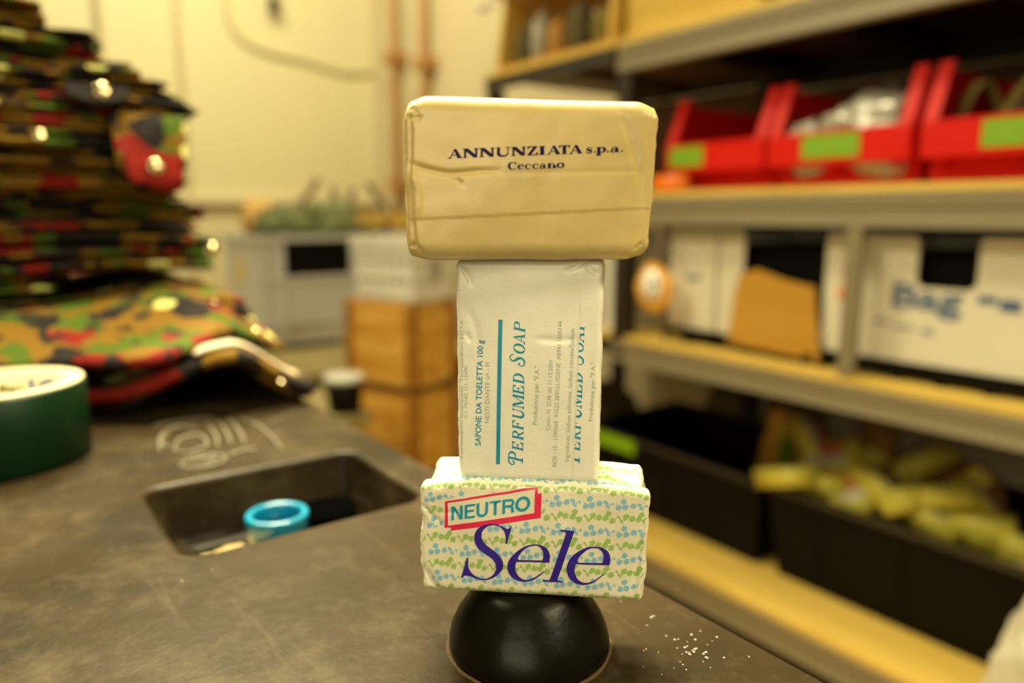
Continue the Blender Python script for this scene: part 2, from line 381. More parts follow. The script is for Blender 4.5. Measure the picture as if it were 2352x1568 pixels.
def strap(pts, wd, label):
    bm = bmesh.new(); P = bez(pts, 6); rows = []
    for i, p in enumerate(P):
        t = (P[min(i+1, len(P)-1)]-P[max(i-1, 0)]).normalized(); s = Vector((.25, 1, 0)).normalized()*wd*.5; n = t.cross(s).normalized()*.0022
        rows.append([bm.verts.new(p+a) for a in (s+n, s-n, -s-n, -s+n)])
    for a, b in zip(rows, rows[1:]):
        for k in range(4): bm.faces.new((a[k], a[(k+1) % 4], b[(k+1) % 4], b[k]))
    bm.faces.new(rows[0]); bm.faces.new(rows[-1][::-1]); bmesh.ops.recalc_face_normals(bm, faces=bm.faces)
    tag(link('webbing_strap', bm, M_olivel, None, True), label, 'strap', 'olive straps in the red bin')
M_olivel = mat('olive_webbing', (.20, .15, .03), .8, var=.3, scale=40)
M_olived = mat('dark_olive_cloth', (.10, .08, .025), .85, var=.3, scale=20)
strap([(1.46, .645, 1.15), (1.47, .64, 1.25), (1.49, .615, 1.31), (1.53, .60, 1.25), (1.55, .60, 1.15)], .022, 'olive strap looping up at the left side of the right red bin')
strap([(1.47, .60, 1.15), (1.48, .575, 1.24), (1.49, .545, 1.30), (1.50, .50, 1.335), (1.53, .47, 1.30), (1.55, .46, 1.16)], .022, 'olive strap arching diagonally over the middle of the right red bin')
strap([(1.46, .53, 1.15), (1.48, .51, 1.23), (1.50, .50, 1.30), (1.53, .49, 1.24), (1.55, .49, 1.15)], .020, 'olive strap standing nearly upright at the photo edge in the right red bin')
o = crumple('olive_pouch', (1.60, .53, 1.14), (.09, .10, .07), 12, M_olived, .3, 4); tag(o, 'dark olive cloth pouch beneath the straps in the right red bin', 'pouch')
# orange object beside the bins
bm = bmesh.new(); box(bm, 1.375, 1.395, 1.195, 1.30, 1.131, 1.168); bevel(bm, .008, 3)
tag(link('orange_clip_box', bm, M_orange, None, True), 'small bright orange plastic block on the shelf edge below the left red bin', 'block')

# white cartons on black trays (third shelf)
def black_tray(y0, y1, label):
    bm = bmesh.new()
    n = max(2, int((y1-y0)/.075)); st = (y1-y0)/n
    poly = [(y0, .7665)]
    for k in range(n):
        a = y0+k*st
        poly += [(a+.006, .7665), (a+.010, .780), (a+.020, .786), (a+st-.020, .786), (a+st-.010, .780), (a+st-.006, .7665)]
    poly += [(y1, .7665), (y1, .802), (y0, .802)]
    # front lattice wall with arched feet, plus deck
    pts = [(u, v) for u, v in poly]
    prism(bm, pts, 'x', 1.398, 1.404); prism(bm, pts, 'x', 1.70, 1.706)
    box(bm, 1.404, 1.70, y0, y1, .796, .802)
    tag(link('black_tray', bm, M_black), label, 'tray', 'low black trays under the cartons')
black_tray(1.112, 1.262, 'low black tray under the narrow white carton, leftmost on the shelf')
black_tray(.766, 1.106, 'low black tray under the carton with the brown insert')
black_tray(.36, .760, 'low black tray under the large white carton, at the right')
def carton(name, y0, y1, z1, cut, label, extra=None):
    t = thing(name, label, 'carton', (1.402, y0, .803), 0, 'white cartons on the third shelf')
    wd = y1-y0; h = z1-.803; T = .004; bm = bmesh.new()
    if cut: # front wall with a window open to the top
        a0, a1, zc = cut; a0 -= y0; a1 -= y0; zc -= .803
        prism(bm, [(0, 0), (wd, 0), (wd, h), (a1+.006, h), (a1, h-.01), (a1, zc+.01), (a1-.012, zc), (a0+.012, zc), (a0, zc+.01), (a0, h-.01), (a0-.006, h), (0, h)], 'x', 0, T)
    else: box(bm, 0, T, 0, wd, 0, h)
    box(bm, T, .30, 0, T, 0, h); box(bm, T, .30, wd-T, wd, 0, h); box(bm, .296, .30, T, wd-T, 0, h); box(bm, T, .296, T, wd-T, 0, T)
    link('carton_body', bm, M_white, t)
    if not cut:
        bm = bmesh.new(); box(bm, 0.001, .30, .001, wd-.001, h, h+.003); link('carton_lid', bm, M_white, t)
    if cut:
        bm = bmesh.new(); box(bm, .03, .29, .01, wd-.01, T+.001, h-.03); link('dark_filler', bm, M_black, t)  # added black block that makes the open carton's inside dark
    if extra: extra(t, y0)
    return t
def ex1(t, y0):
    bm = bmesh.new(); box(bm, -.0012, -.0004, .045, .085, .118, .128); link('printed_mark', bm, M_blue, t)
carton('white_carton', 1.112, 1.250, 1.038, None, 'narrow closed white carton, leftmost under the middle shelf, small dark mark on front', ex1)
def ex2(t, y0):
    for yy, zz in ((.8, .963), (.807, .922)):
        bm = bmesh.new(); lathe(bm, [(0, 0), (.014, 0), (.014, .0008), (0, .0008)], 24)
        for v in bm.verts: v.co = Vector((-.0003-v.co.z, v.co.x*.8+yy-y0-.01, v.co.y+zz-.803))
        bmesh.ops.recalc_face_normals(bm, faces=bm.faces)
        d = link('round_sticker', bm, M_orange, t); d['label'] = 'orange round sticker'
carton('white_carton', .768, 1.104, 1.040, (.838, 1.036, .84), 'open white carton with tall cut-out front and two orange stickers', ex2)
bm = bmesh.new(); prism(bm, [(.830, .782), (.842, .775), (.85, .795), (.858, .795), (.87, .782), (1.03, .786), (1.04, .792), (1.058, .786), (1.045, .90), (1.035, .945), (.99, .958), (.92, .940), (.850, .930)], 'x', 1.386, 1.391)
tag(link('cardboard_sheet', bm, M_card), 'brown cardboard sheet propped in front of the open white carton', 'cardboard')
def word(txt, size, m, parent, T, name='printed_lettering', xs=1., bold=0.0):
    c = bpy.data.curves.new(name, 'FONT'); c.body = txt; c.size = size; c.offset = bold; c.fill_mode = 'FRONT'; c.resolution_u = 3
    tmp = bpy.data.objects.new('tmp', c); COL.objects.link(tmp); dg = bpy.context.evaluated_depsgraph_get()
    me = bpy.data.meshes.new_from_object(tmp.evaluated_get(dg)); bpy.data.objects.remove(tmp); bpy.data.curves.remove(c)
    bm = bmesh.new(); bm.from_mesh(me); bpy.data.meshes.remove(me)
    return bm
def ex3(t, y0):
    bm = word('Bag', .062, M_blue, None, None, bold=.0018)
    w_ = max(v.co.x for v in bm.verts)
    for v in bm.verts: v.co = Vector((-.0006, (.703-y0)-v.co.x*(.128/w_), .906-.803+v.co.y*1.02))
    link('printed_lettering', bm, M_blue, t)
    for (a, b, z0, z1) in ((.552, .522, .925, .938), (.517, .485, .915, .935), (.730, .700, .872, .877), (.69, .655, .866, .870), (.64, .62, .862, .868)):
        bm = bmesh.new(); box(bm, -.0012, -.0004, b-y0, a-y0, z0-.803, z1-.803); link('printed_mark', bm, M_blue, t)
carton('white_carton', .36, .760, 1.036, (.556, .658, .945), 'large white carton with a square cut-out and faded blue Bag lettering', ex3)
# kraft tag on the far upright
bm = bmesh.new(); lathe(bm, [(0, 0), (.054, 0), (.056, .002), (.054, .004), (0, .004)], 40)
for v in bm.verts:
    a = math.atan2(v.co.y, v.co.x); k = 1+.04*math.cos(4*a+.6); v.co = Vector((1.343-v.co.z, 1.247+v.co.x*k*1.05, .900+v.co.y*k*1.08))
bmesh.ops.recalc_face_normals(bm, faces=bm.faces)
tg = tag(link('kraft_tag', bm, mat('amber_kraft', (.85, .42, .05), .6, var=.15), None), 'round amber tag with a white disc hanging beside the narrow carton', 'tag')
bm = bmesh.new(); lathe(bm, [(0, 0), (.034, 0), (.034, .002), (0, .002)], 32)
for v in bm.verts: v.co = Vector((1.338-v.co.z, 1.251+v.co.x*.95, .905+v.co.y*1.15))
bmesh.ops.recalc_face_normals(bm, faces=bm.faces)
link('white_disc', bm, mat('white_enamel', (.95, .92, .84), .3), tg)
bm = bmesh.new(); box(bm, 1.3335, 1.3355, 1.236, 1.248, .908, .924); link('dark_print', bm, M_steeld, tg)
bm = bmesh.new(); tube(bm, bez([(1.340, 1.245, .955), (1.338, 1.225, .985), (1.340, 1.228, 1.02), (1.346, 1.245, 1.05)]), .004, 6); link('hanging_cord', bm, mat('grey_cord', (.24, .17, .10), .7), tg)

# top shelf contents
bm = bmesh.new()
def wbox(name, x0, x1, y0, y1, z0, z1, m, label, cat, bev=.002, group=None):
    bm = bmesh.new(); box(bm, x0, x1, y0, y1, z0, z1); bevel(bm, bev, 1); return tag(link(name, bm, m), label, cat, group)
def cardbox(x0, x1, y0, y1, z0, z1, m, label, tapem=None):
    t = thing('cardboard_box', label, 'box', (x0, y0, z0), 0, 'cardboard boxes on the top shelf')
    bm = bmesh.new(); box(bm, 0, x1-x0, 0, y1-y0, 0, z1-z0); bevel(bm, .004, 2); link('box_body', bm, m, t)
    bm = bmesh.new(); box(bm, -.0015, (x1-x0), (y1-y0)*.46, (y1-y0)*.54, z1-z0-.06, z1-z0+.001); link('packing_tape', bm, mat('brown_tape', (.62, .34, .06), .4), t)
    bm = bmesh.new(); box(bm, -.001, (x1-x0), .002, y1-y0-.002, z1-z0-.0035, z1-z0+.0012); link('lid_flap', bm, m, t)
cardbox(1.40, 1.80, 1.03, 1.42, 1.502, 1.80, M_cratey, 'yellow cardboard box at the left end of the grey top shelf')
cardbox(1.46, 1.80, .74, .985, 1.502, 1.76, M_card, 'brown cardboard box further right on the grey top shelf')
o = crumple('plastic_bag', (1.42, .955, 1.502), (.05, .06, .07), 21, M_clear, .3, 4, ridge=True); tag(o, 'pale plastic bag on the top shelf between the two cardboard boxes', 'bag')
# open wooden bin with pouches, far unit
t = thing('open_wooden_box', 'open-fronted wooden box on the far end of the top shelf', 'wooden box', (1.365, 1.44, 1.502))
bm = bmesh.new(); prism(bm, [(0, 0), (.36, 0), (.36, .22), (.03, .22), (.0, .05)], 'y', .49, .505); link('side_panel', bm, M_cratey, t)
bm = bmesh.new(); prism(bm, [(0, 0), (.36, 0), (.36, .22), (.03, .22), (.0, .05)], 'y', 0, .015); link('side_panel', bm, M_cratey, t)
bm = bmesh.new(); box(bm, 0, .36, .0151, .4899, 0, .010); link('bottom_panel', bm, M_crate, t)
bm = bmesh.new(); box(bm, .35, .36, .0151, .4899, .01, .20); link('back_or_added_panel', bm, M_under, t)
bm = bmesh.new(); box(bm, -.01, .36, -.01, .515, .2205, .26); link('lid_board', bm, mat('pale_board', (.86, .58, .28), .6, var=.1), t)
for k, (yy, wdt, hh, m, lb) in enumerate([(1.86, .03, .075, M_olived, 'dark olive pouch at the left side of the open wooden box'), (1.79, .024, .09, M_clear, 'pale upright bottle-like bundle inside the open wooden box'), (1.71, .035, .07, M_brown, 'brown pouch in the middle of the open wooden box'), (1.62, .04, .085, M_olived, 'large dark pouch right of centre in the open wooden box'), (1.52, .035, .065, M_olivel, 'lighter olive pouch at the right side of the open wooden box')]):
    o = crumple('canvas_pouch', (1.42, yy, 1.513), (.035, wdt, hh), 30+k, m, .2, 3, flat=True); tag(o, lb, 'pouch', 'pouches inside the open wooden box')
bm = bmesh.new(); lathe(bm, [(0, .03), (.014, .026), (.020, .012), (.016, 0), (0, 0)], 20, (1.375, 2.03, 1.70)); box(bm, 1.37, 1.38, 1.955, 2.03, 1.705, 1.715)
tag(link('pale_knob', bm, M_pale, None, True), 'small pale round knob sticking out beside the open wooden box', 'knob')  # plain pale knob on a short arm, gives off no light

# items on the far unit, third level (seen beside the middle soap)
wbox('white_carton', 1.40, 1.62, 1.60, 1.90, .7665, .93, M_pale, 'pale carton standing on the far dark shelving unit, behind the middle soap bar', 'carton')
wbox('pale_binder', 1.39, 1.60, 1.44, 1.475, .7665, 1.03, M_pale, 'slim pale upright box beside the dark shelf upright', 'box')

# ---------------- black tubs on the bottom shelf ----------------
def tub(x0, x1, y0, y1, z0, z1, label, lab=None):
    t = thing('black_tub', label, 'tub', (x0, y0, z0), 0, 'black tubs on the bottom shelf')
    dx, dy, h = x1-x0, y1-y0, z1-z0; bm = bmesh.new(); T = .004; tp = .028; ty = .024
    def ringz(z, off):
        f = z/h; ax, ay = tp*(1-f)+off, ty*(1-f)+off
        return [bm.verts.new(c) for c in ((ax, ay, z), (dx-ax, ay, z), (dx-ax, dy-ay, z), (ax, dy-ay, z))]
    r0, r1, r2, r3 = ringz(0, 0), ringz(h, 0), ringz(h, T), ringz(T, T)
    for ra, rb in ((r0, r1), (r1, r2), (r2, r3)):
        for i in range(4): bm.faces.new((ra[i], ra[(i+1) % 4], rb[(i+1) % 4], rb[i]))
    bm.faces.new(r3); bm.faces.new(r0[::-1]); bmesh.ops.recalc_face_normals(bm, faces=bm.faces)
    link('tub_body', bm, M_black, t)
    bm = bmesh.new()
    for a in ((-.010, .004, -.008, dy+.008), (dx-.004, dx+.010, -.008, dy+.008), (.0041, dx-.0041, -.008, .004), (.0041, dx-.0041, dy-.004, dy+.008)): box(bm, *a, h-.012, h)
    link('rim', bm, mat('black_rim', (.05, .042, .035), .38), t)
    for q in (.2, .5, .8):
        bm = bmesh.new(); prism(bm, [(tp*.86-.004, .03), (tp*.86+.004, .03), (.010, h-.0125), (.002, h-.0125)], 'y', dy*q-.004, dy*q+.004); link('rib', bm, M_black, t)
    if lab:
        bm = bmesh.new(); box(bm, -.0118, -.0104, lab[0]-y0, lab[1]-y0, lab[2]-z0, lab[3]-z0); l = link('label_card', bm, mat('bright_green_card', (.30, .60, .0), .6), t); l['label'] = 'bright green label card'
    return t
tub(1.49, 1.92, .36, 1.000, .213, .445, 'large open black tub in the foreground of the bottom shelf, full of yellow packets')
tub(1.49, 1.92, 1.020, 1.66, .213, .442, 'empty black tub behind the soap tower, with a green label', (1.43, 1.60, .398, .436))
# packets
def packet(m):
    t = thing('soap_packet', 'x', 'packet')
    bm = bmesh.new(); box(bm, -.045, .045, -.029, .029, -.015, .015); bevel(bm, .005, 2)
    for v in bm.verts: v.co += Vector((0, 0, .0015*noise.noise(v.co*80)))
    link('wrapper', bm, m, t, True)
    bm = bmesh.new(); box(bm, -.022, .026, -.016, .004, .0151, .0158); box(bm, -.022, .026, -.0298, -.0291, -.006, .006); link('pink_label', bm, M_pink, t)['label'] = 'pink printed patch'
    bm = bmesh.new(); box(bm, -.030, .034, .005, .024, .0151, .0158); box(bm, .0451, .0456, -.02, .02, -.01, .01); link('white_label', bm, M_white, t)['label'] = 'white printed patch'
    return t
pk = [(1.490, .958, .462, 5, 20, 75, 'pale yellow packet lying over the left end of the full tub rim'),
      (1.66, 1.00, .50, 25, -30, 60, 'yellow packet leaning up at the left of the full tub'),
      (1.62, .93, .49, -35, 20, 100, 'yellow packet with pale end, second from the left on the heap'),
      (1.52, .90, .45, 10, 10, 20, 'yellow packet low behind the tub front, near its left end'),
      (1.52, .815, .455, -30, 15, 120, 'small bright yellow packet sunk near the front of the full tub'),
      (1.64, .86, .475, 60, 10, 40, 'upright yellow packet in the middle of the heap'),
      (1.55, .765, .475, 28, -22, 70, 'yellow packet with pink patch tilted towards the aisle, centre of the heap'),
      (1.50, .715, .46, -20, 30, 30, 'pale yellow packet just behind the tub front, right of centre'),
      (1.55, .655, .49, 24, 18, 105, 'large-looking bright yellow packet with pink and white patches, right of the heap'),
      (1.505, .660, .452, 8, -12, 80, 'pale packet tucked under the brightest yellow packet'),
      (1.70, .76, .50, 40, 20, 150, 'dull yellow packet at the back right of the heap'),
      (1.70, .66, .49, -50, 10, 20, 'dull yellow packet standing at the far right back of the tub'),
      (1.60, .575, .47, 35, -25, 60, 'yellow packet at the right edge of the heap'),
      (1.515, .575, .44, 65, 10, 95, 'narrow yellow packet sliding down at the right end of the tub'),
      (1.74, .90, .47, 15, 30, 10, 'olive-yellow packet deep at the back left of the heap'),
      (1.62, .70, .44, 10, -20, 45, 'half-buried yellow packet under the centre of the heap'),
      (1.56, .84, .43, -15, 10, 75, 'half-buried yellow packet near the left front of the heap'),
      (1.58, .50, .43, 20, 15, 30, 'half-buried yellow packet at the near end of the tub'),
      (1.52, .46, .425, -10, 25, 110, 'yellow packet low beside the clear bag at the photo edge')]
p0 = packet(M_yel)
for i, (x, y, z, rx, ry, rz, lb) in enumerate(pk):
    o = p0 if i == 0 else copy_tree(p0)
    o.location = (x+(.062 if 0 < i and x < 1.535 else .022), y, z+.004); o.rotation_euler = (R(rx), R(ry), R(rz)); o.scale = (1.55, 1.6, 1.5); o['label'] = lb; o['group'] = 'yellow packets heaped in the full black tub'
# heap filler below packets: lumpy brown/olive cloth bundles
for k, (x, y, z, s, m, lb) in enumerate([(1.665, .80, .218, (.11, .14, .082), M_olive, 'olive cloth bundle under the packets in the middle of the full tub'),
        (1.67, .53, .218, (.11, .12, .075), M_brown, 'brown cloth bundle under the packets at the near end of the full tub'),
        (1.84, .91, .218, (.04, .04, .17), M_brown, 'brown paper twist standing at the back of the full tub'),
        (1.82, .72, .218, (.045, .10, .13), M_brown, 'brown cloth heap along the back of the full tub')]):
    o = crumple('cloth_bundle', (x, y, z), s, 50+k, m, .3, 4); tag(o, lb, 'bundle', 'cloth bundles in the full tub')
o = crumple('yellow_pouch', (1.74, 1.13, .218), (.05, .05, .17), 71, mat('ochre_cloth', (.75, .42, .04), .6, var=.2), .2, 4); tag(o, 'ochre yellow pouch standing up in the empty-looking tub', 'pouch')
bm = bmesh.new(); box(bm, 1.66, 1.675, 1.062, 1.085, .218, .50); bevel(bm, .003); tag(link('green_stick', bm, mat('leaf_green_plastic', (.10, .30, .01), .4), None), 'green plastic strip standing at the near end of the empty tub', 'strip')
for k, (x, y, z, s, lb) in enumerate([(1.945, 1.22, .213, (.010, .10, .15), 'dark olive kit bag squeezed upright behind the tub, rightmost of the row'),
        (1.945, 1.45, .213, (.010, .11, .16), 'dark olive kit bag squeezed upright behind the tub, second from the right'),
        (1.72, 1.82, .213, (.14, .08, .14), 'dark olive kit bag piled on the far unit bottom shelf, beside the empty tub'),
        (1.50, 1.84, .213, (.06, .09, .12), 'dark olive kit bag at the front of the far unit bottom shelf')]):
    o = crumple('kit_bag', (x, y, z), s, 80+k, M_olive, .28, 4); tag(o, lb, 'bag', 'olive kit bags on the bottom shelf')
o = crumple('clear_refuse_bag', (1.17, .27, 0), (.12, .12, .27), 93, mat('hazy_bag', (.42, .38, .28), .3, var=.3, scale=25), .13, 5, 3.2, ridge=True)
tag(o, 'crumpled clear refuse bag at the bottom right corner of the photo', 'bag')
# ---------------- benches and crates at the back ----------------
def bench(name, x0, x1, y0, y1, z, label, m):
    t = thing(name, label, 'table', (x0, y0, 0)); dx, dy = x1-x0, y1-y0
    bm = bmesh.new(); box(bm, 0, dx, 0, dy, z-.03, z); bevel(bm, .004); link('bench_top', bm, m, t)
    for a in (.03, dx-.08):
        for b in (.03, dy-.08):
            bm = bmesh.new(); box(bm, a, a+.05, b, b+.05, 0, z-.03); link('leg', bm, M_steel, t)
    bm = bmesh.new(); box(bm, .08, dx-.08, .04, .06, z-.10, z-.03); link('apron', bm, M_steel, t)
M_bench = wood_mat('bench_top_wood', (.30, .24, .10), (.40, .32, .14), 4)
bench('work_bench', .28, .79, 1.68, 2.16, .58, 'low wooden work bench carrying the small black pot', M_bench)
bench('work_bench', .28, 1.60, 2.20, 3.15, .58, 'low wooden work bench under the large grey plastic crate', M_bench)
def grey_crate(loc, dx, dy, h, label, win=True, note=None):
    t = thing('plastic_crate', label, 'crate', loc); T = .006; bm = bmesh.new()
    if win:
        w0, w1, h0, h1 = .10, .355, h-.150, h-.020
        for a in (0,):
            box(bm, 0, w0, a, a+T, 0, h); box(bm, w1, dx, a, a+T, 0, h); box(bm, w0, w1, a, a+T, 0, h0); box(bm, w0, w1, a, a+T, h1, h)
    else: box(bm, 0, dx, 0, T, 0, h)
    box(bm, 0, dx, dy-T, dy, 0, h); box(bm, 0, T, T, dy-T, 0, h); box(bm, dx-T, dx, T, dy-T, 0, h); box(bm, T, dx-T, T, dy-T, 0, T)
    link('crate_body', bm, M_grey, t)
    bm = bmesh.new()
    for (a, b, c, d) in ((-.014, dx+.014, -.014, .004), (-.014, dx+.014, dy-.004, dy+.014), (-.014, .004, .0041, dy-.0041), (dx-.004, dx+.014, .0041, dy-.0041)): box(bm, a, b, c, d, h-.020, h+.002)
    link('crate_rim', bm, M_grey, t)
    for xx in (.02, .085, .365, dx-.03):
        bm = bmesh.new(); box(bm, xx, xx+.012, -.010, 0, .02, h-.03); link('rib', bm, M_grey, t)
    for zz in (h-.165, .07):
        bm = bmesh.new(); box(bm, .0, dx, -.009, 0, zz, zz+.012); link('rib', bm, M_grey, t)
    if win:
        bm = bmesh.new(); box(bm, .09, .365, .012, .020, h-.165, h-.01); link('black_liner', bm, M_black, t)
    if note:
        bm = bmesh.new(); box(bm, -.0022, -.0008, note[0], note[1], note[2], note[3]); link('yellow_note', bm, mat('yellow_paper', (.85, .62, .02), .6), t)
    return t
grey_crate((.83, 2.67, .60), .60, .40, .40, 'large grey plastic crate with a black opening, yellow note on its side', True, (.17, .235, .22, .31))
wbox('black_dolly', .85, 1.41, 2.69, 3.05, .580, .60, M_black, 'flat black board under the large grey plastic crate', 'board')
for k, (x, y, z, s, m, lb) in enumerate([(1.02, 2.86, .92, (.13, .12, .085), M_leaf, 'green canvas bundle heaped on the grey crate, left part'),
        (1.16, 2.80, .90, (.10, .11, .10), M_leaf, 'pale green canvas bundle heaped on the grey crate, above its black opening'),
        (.93, 2.93, .96, (.06, .08, .075), mat('ochre_canvas', (.60, .36, .10), .7, var=.3), 'ochre canvas roll at the left corner of the grey crate'),
        (1.32, 2.90, .90, (.08, .12, .065), M_olive, 'olive canvas bundle at the right end of the grey crate')]):
    o = crumple('canvas_bundle', (x, y, z), s, 101+k, m, .35, 4, 2.6); tag(o, lb, 'bundle', 'canvas bundles on the grey crate')
bm = bmesh.new()
t = thing('wooden_chest', 'tall yellow wooden chest against the far wall behind the crates', 'chest', (1.20, 3.30, 0))
bm = bmesh.new(); box(bm, 0, .72, 0, .45, 0, 1.02); bevel(bm, .004, 1); link('chest_body', bm, M_cratey, t)
bm = bmesh.new(); box(bm, -.01, .73, -.01, .46, 1.02, 1.075); bevel(bm, .006); link('chest_lid', bm, M_cratey, t)
for xx in (.34, .44):
    bm = bmesh.new(); box(bm, xx, xx+.03, -.018, -.010, .97, 1.04); link('latch', bm, M_steeld, t)
def handle(pts, label):
    bm = bmesh.new(); tube(bm, bez(pts, 5), .018, 8); tag(link('curved_handle', bm, mat('dark_handle', (.16, .13, .07), .6), None), label, 'handle', 'dark handles on the wooden chest')
handle([(1.24, 3.42, 1.076), (1.27, 3.42, 1.12), (1.33, 3.42, 1.18), (1.37, 3.42, 1.235)], 'dark handle leaning right, leftmost of the four on the wooden chest')
handle([(1.45, 3.42, 1.076), (1.45, 3.42, 1.15), (1.44, 3.42, 1.20)], 'short dark handle standing second from the left on the wooden chest')
handle([(1.52, 3.42, 1.076), (1.525, 3.42, 1.13), (1.545, 3.42, 1.20)], 'short dark handle standing third from the left on the wooden chest')
handle([(1.73, 3.42, 1.076), (1.70, 3.42, 1.13), (1.66, 3.42, 1.18), (1.62, 3.42, 1.225)], 'dark handle leaning left, rightmost of the four on the wooden chest')
# wooden crates stack
M_cratep = wood_mat('crate_post_wood', (.34, .13, .008), (.50, .22, .02), 5)
def wood_crate(z, label):
    t = thing('wooden_crate', label, 'crate', (.925, 1.710, z), R(18.7), 'stacked wooden crates'); W, D, H = .175, .245, .24
    rnd = random.Random(int(z*1000))
    bm = bmesh.new(); box(bm, .012, W-.012, 0, .010, .004, H-.014); bevel(bm, .001, 1); link('side_panel', bm, M_crate, t)
    bm = bmesh.new(); box(bm, 0, .010, .012, D-.012, .004, H-.014); bevel(bm, .001, 1); link('side_panel', bm, M_crate, t)
    bm = bmesh.new(); box(bm, .012, W-.012, D-.010, D, .004, H-.014); link('side_panel', bm, M_crate, t)
    bm = bmesh.new(); box(bm, W-.010, W, .012, D-.012, .004, H-.014); link('side_panel', bm, M_crate, t)
    bm = bmesh.new(); box(bm, -.004, W+.004, -.004, D+.004, .0, .012); link('dark_base_band', bm, M_under, t)
    for (a, b) in ((-.006, -.006), (W-.022, -.006), (-.006, D-.022), (W-.022, D-.022)):
        bm = bmesh.new(); box(bm, a, a+.028, b, b+.028, 0.0125, H-.002); bevel(bm, .002, 1); link('corner_post', bm, M_cratep, t)
    bm = bmesh.new(); box(bm, .008, W-.008, .008, D-.008, H-.012, H-.001); link('lid', bm, M_crate, t)
    bm = bmesh.new(); box(bm, .0105, W-.0105, .0105, D-.0105, .002, .012); link('bottom', bm, M_crate, t)
wood_crate(.603, 'wooden crate on top of the stack, under the white basket')
wood_crate(.362, 'wooden crate in the middle of the stack left of the soap bars')
wood_crate(.121, 'wooden crate at the bottom of the stack, mostly hidden behind the table')
bm = bmesh.new()
for k in range(3): box(bm, -.03+k*.09, .03+k*.09, -.03, .28, .1, .12)
for k in range(2): box(bm, -.03, .21, .02+k*.17, .07+k*.17, 0, .0999)
tag(link('small_pallet', bm, M_crate, None, loc=(.925, 1.71, 0), rotz=R(18.7)), 'small wooden pallet on the floor under the crate stack', 'pallet')
t = thing('white_basket', 'white translucent plastic basket on top of the wooden crates', 'basket', (.934, 1.712, .8435), R(18.7))
bm = bmesh.new(); W, D, H = .175, .225, .175
for z0, z1, e in ((0, .012, .008), (.012, .05, .006), (.062, .10, .004), (.112, .145, .002), (.145, H, -.006)):
    for a in ((e, W-e, e, e+.004), (e, W-e, D-e-.004, D-e), (e, e+.004, e+.004, D-e-.004), (W-e-.004, W-e, e+.004, D-e-.004)): box(bm, *a, z0, z1)
for k in range(7):
    xx = .01+k*(W-.03)/6; box(bm, xx, xx+.010, .0045, .0075, .012, .145)
    yy = .012+k*(D-.03)/6; box(bm, .0045, .0075, yy, yy+.010, .012, .145)
box(bm, .008, W-.008, .008, D-.008, 0, .004)
link('basket_body', bm, M_pale, t)
for k, (x, y, z, s) in enumerate([(1.00, 1.80, .850, (.05, .06, .07)), (.965, 1.87, .850, (.04, .05, .065))]):
    o = crumple('plastic_wrap', (x, y, z), s, 131+k, M_clear, .3, 3, ridge=True); tag(o, ['crumpled pale plastic wrap inside the white basket, nearer the front', 'crumpled pale plastic wrap at the back of the white basket'][k], 'wrap')
t = thing('black_pot', 'small black pot with a pale grey lid on the low bench', 'pot', (.740, 1.735, .5805))
bm = bmesh.new(); lathe(bm, [(0, 0), (.040, 0), (.046, .08), (0, .08)], 32); link('pot_body', bm, M_black, t)
bm = bmesh.new(); lathe(bm, [(0, .0805), (.050, .0805), (.051, .09), (.046, .095), (.020, .093), (0, .092)], 32); link('pot_lid', bm, mat('pale_grey_lid', (.62, .60, .54), .35), t)

# ---------------- main table with recessed tray ----------------
TZ = .9
t_tab = thing('work_table', 'dark worn plastic table top with a recessed tray and the soap tower on it', 'table', (0, 0, 0))
def rrect(x0, x1, y0, y1, r, n=8):
    out = []
    for cx, cy, a0 in ((x1-r, y1-r, 0), (x0+r, y1-r, 90), (x0+r, y0+r, 180), (x1-r, y0+r, 270)):
        for k in range(n+1):
            a = R(a0+90*k/n); out.append((cx+r*math.cos(a), cy+r*math.sin(a)))
    return out
bm = bmesh.new()
HX0, HX1, HY0, HY1 = .0765, .2200, .3950, .5130
def loop(off, z, r, jit=0):
    lf = (off-.0045)*-.0 if off > -.001 else -off*1.6
    return [bm.verts.new((x, y, z)) for x, y in rrect(HX0-off+lf, HX1+off, HY0-off, HY1+off, max(.003, r+off))]
OX0, OX1, OY0, OY1 = -.80, .2495, -.55, 1.42
outer = [(x, y) for x, y in rrect(OX0, OX1, OY0, OY1, .02, 5)]
L0 = loop(.0045, TZ, .013)
vo = [bm.verts.new((x, y, TZ)) for x, y in outer]
def ring_fill(A_, B_):
    ed = [bm.edges.new((V_[i], V_[(i+1) % len(V_)])) for V_ in (A_, B_) for i in range(len(V_))]
    bmesh.ops.triangle_fill(bm, use_beauty=True, edges=ed)
ring_fill(vo, L0)
prev = L0
for off, z in ((.0030, TZ-.0003), (.0015, TZ-.0010), (.0004, TZ-.0022), (0, TZ-.004), (-.0040, TZ-.036), (-.0065, TZ-.042), (-.011, TZ-.045)):
    cur = loop(off, z, .013)
    for i in range(len(cur)):
        j = (i+1) % len(cur); bm.faces.new((prev[i], prev[j], cur[j], cur[i])).smooth = True
    prev = cur
bm.faces.new(prev)
# outer skirt
prev = vo
for off, z in ((-.0, TZ), (.0025, TZ-.002), (.003, TZ-.006), (.003, TZ-.035), (-.004, TZ-.038)):
    if z == TZ and off == 0: continue
    cur = [bm.verts.new((x, y, z)) for x, y in rrect(OX0-off, OX1+off, OY0-off, OY1+off, .02+off, 5)]
    for i in range(len(cur)):
        j = (i+1) % len(cur); bm.faces.new((prev[i], prev[j], cur[j], cur[i])).smooth = True
    prev = cur
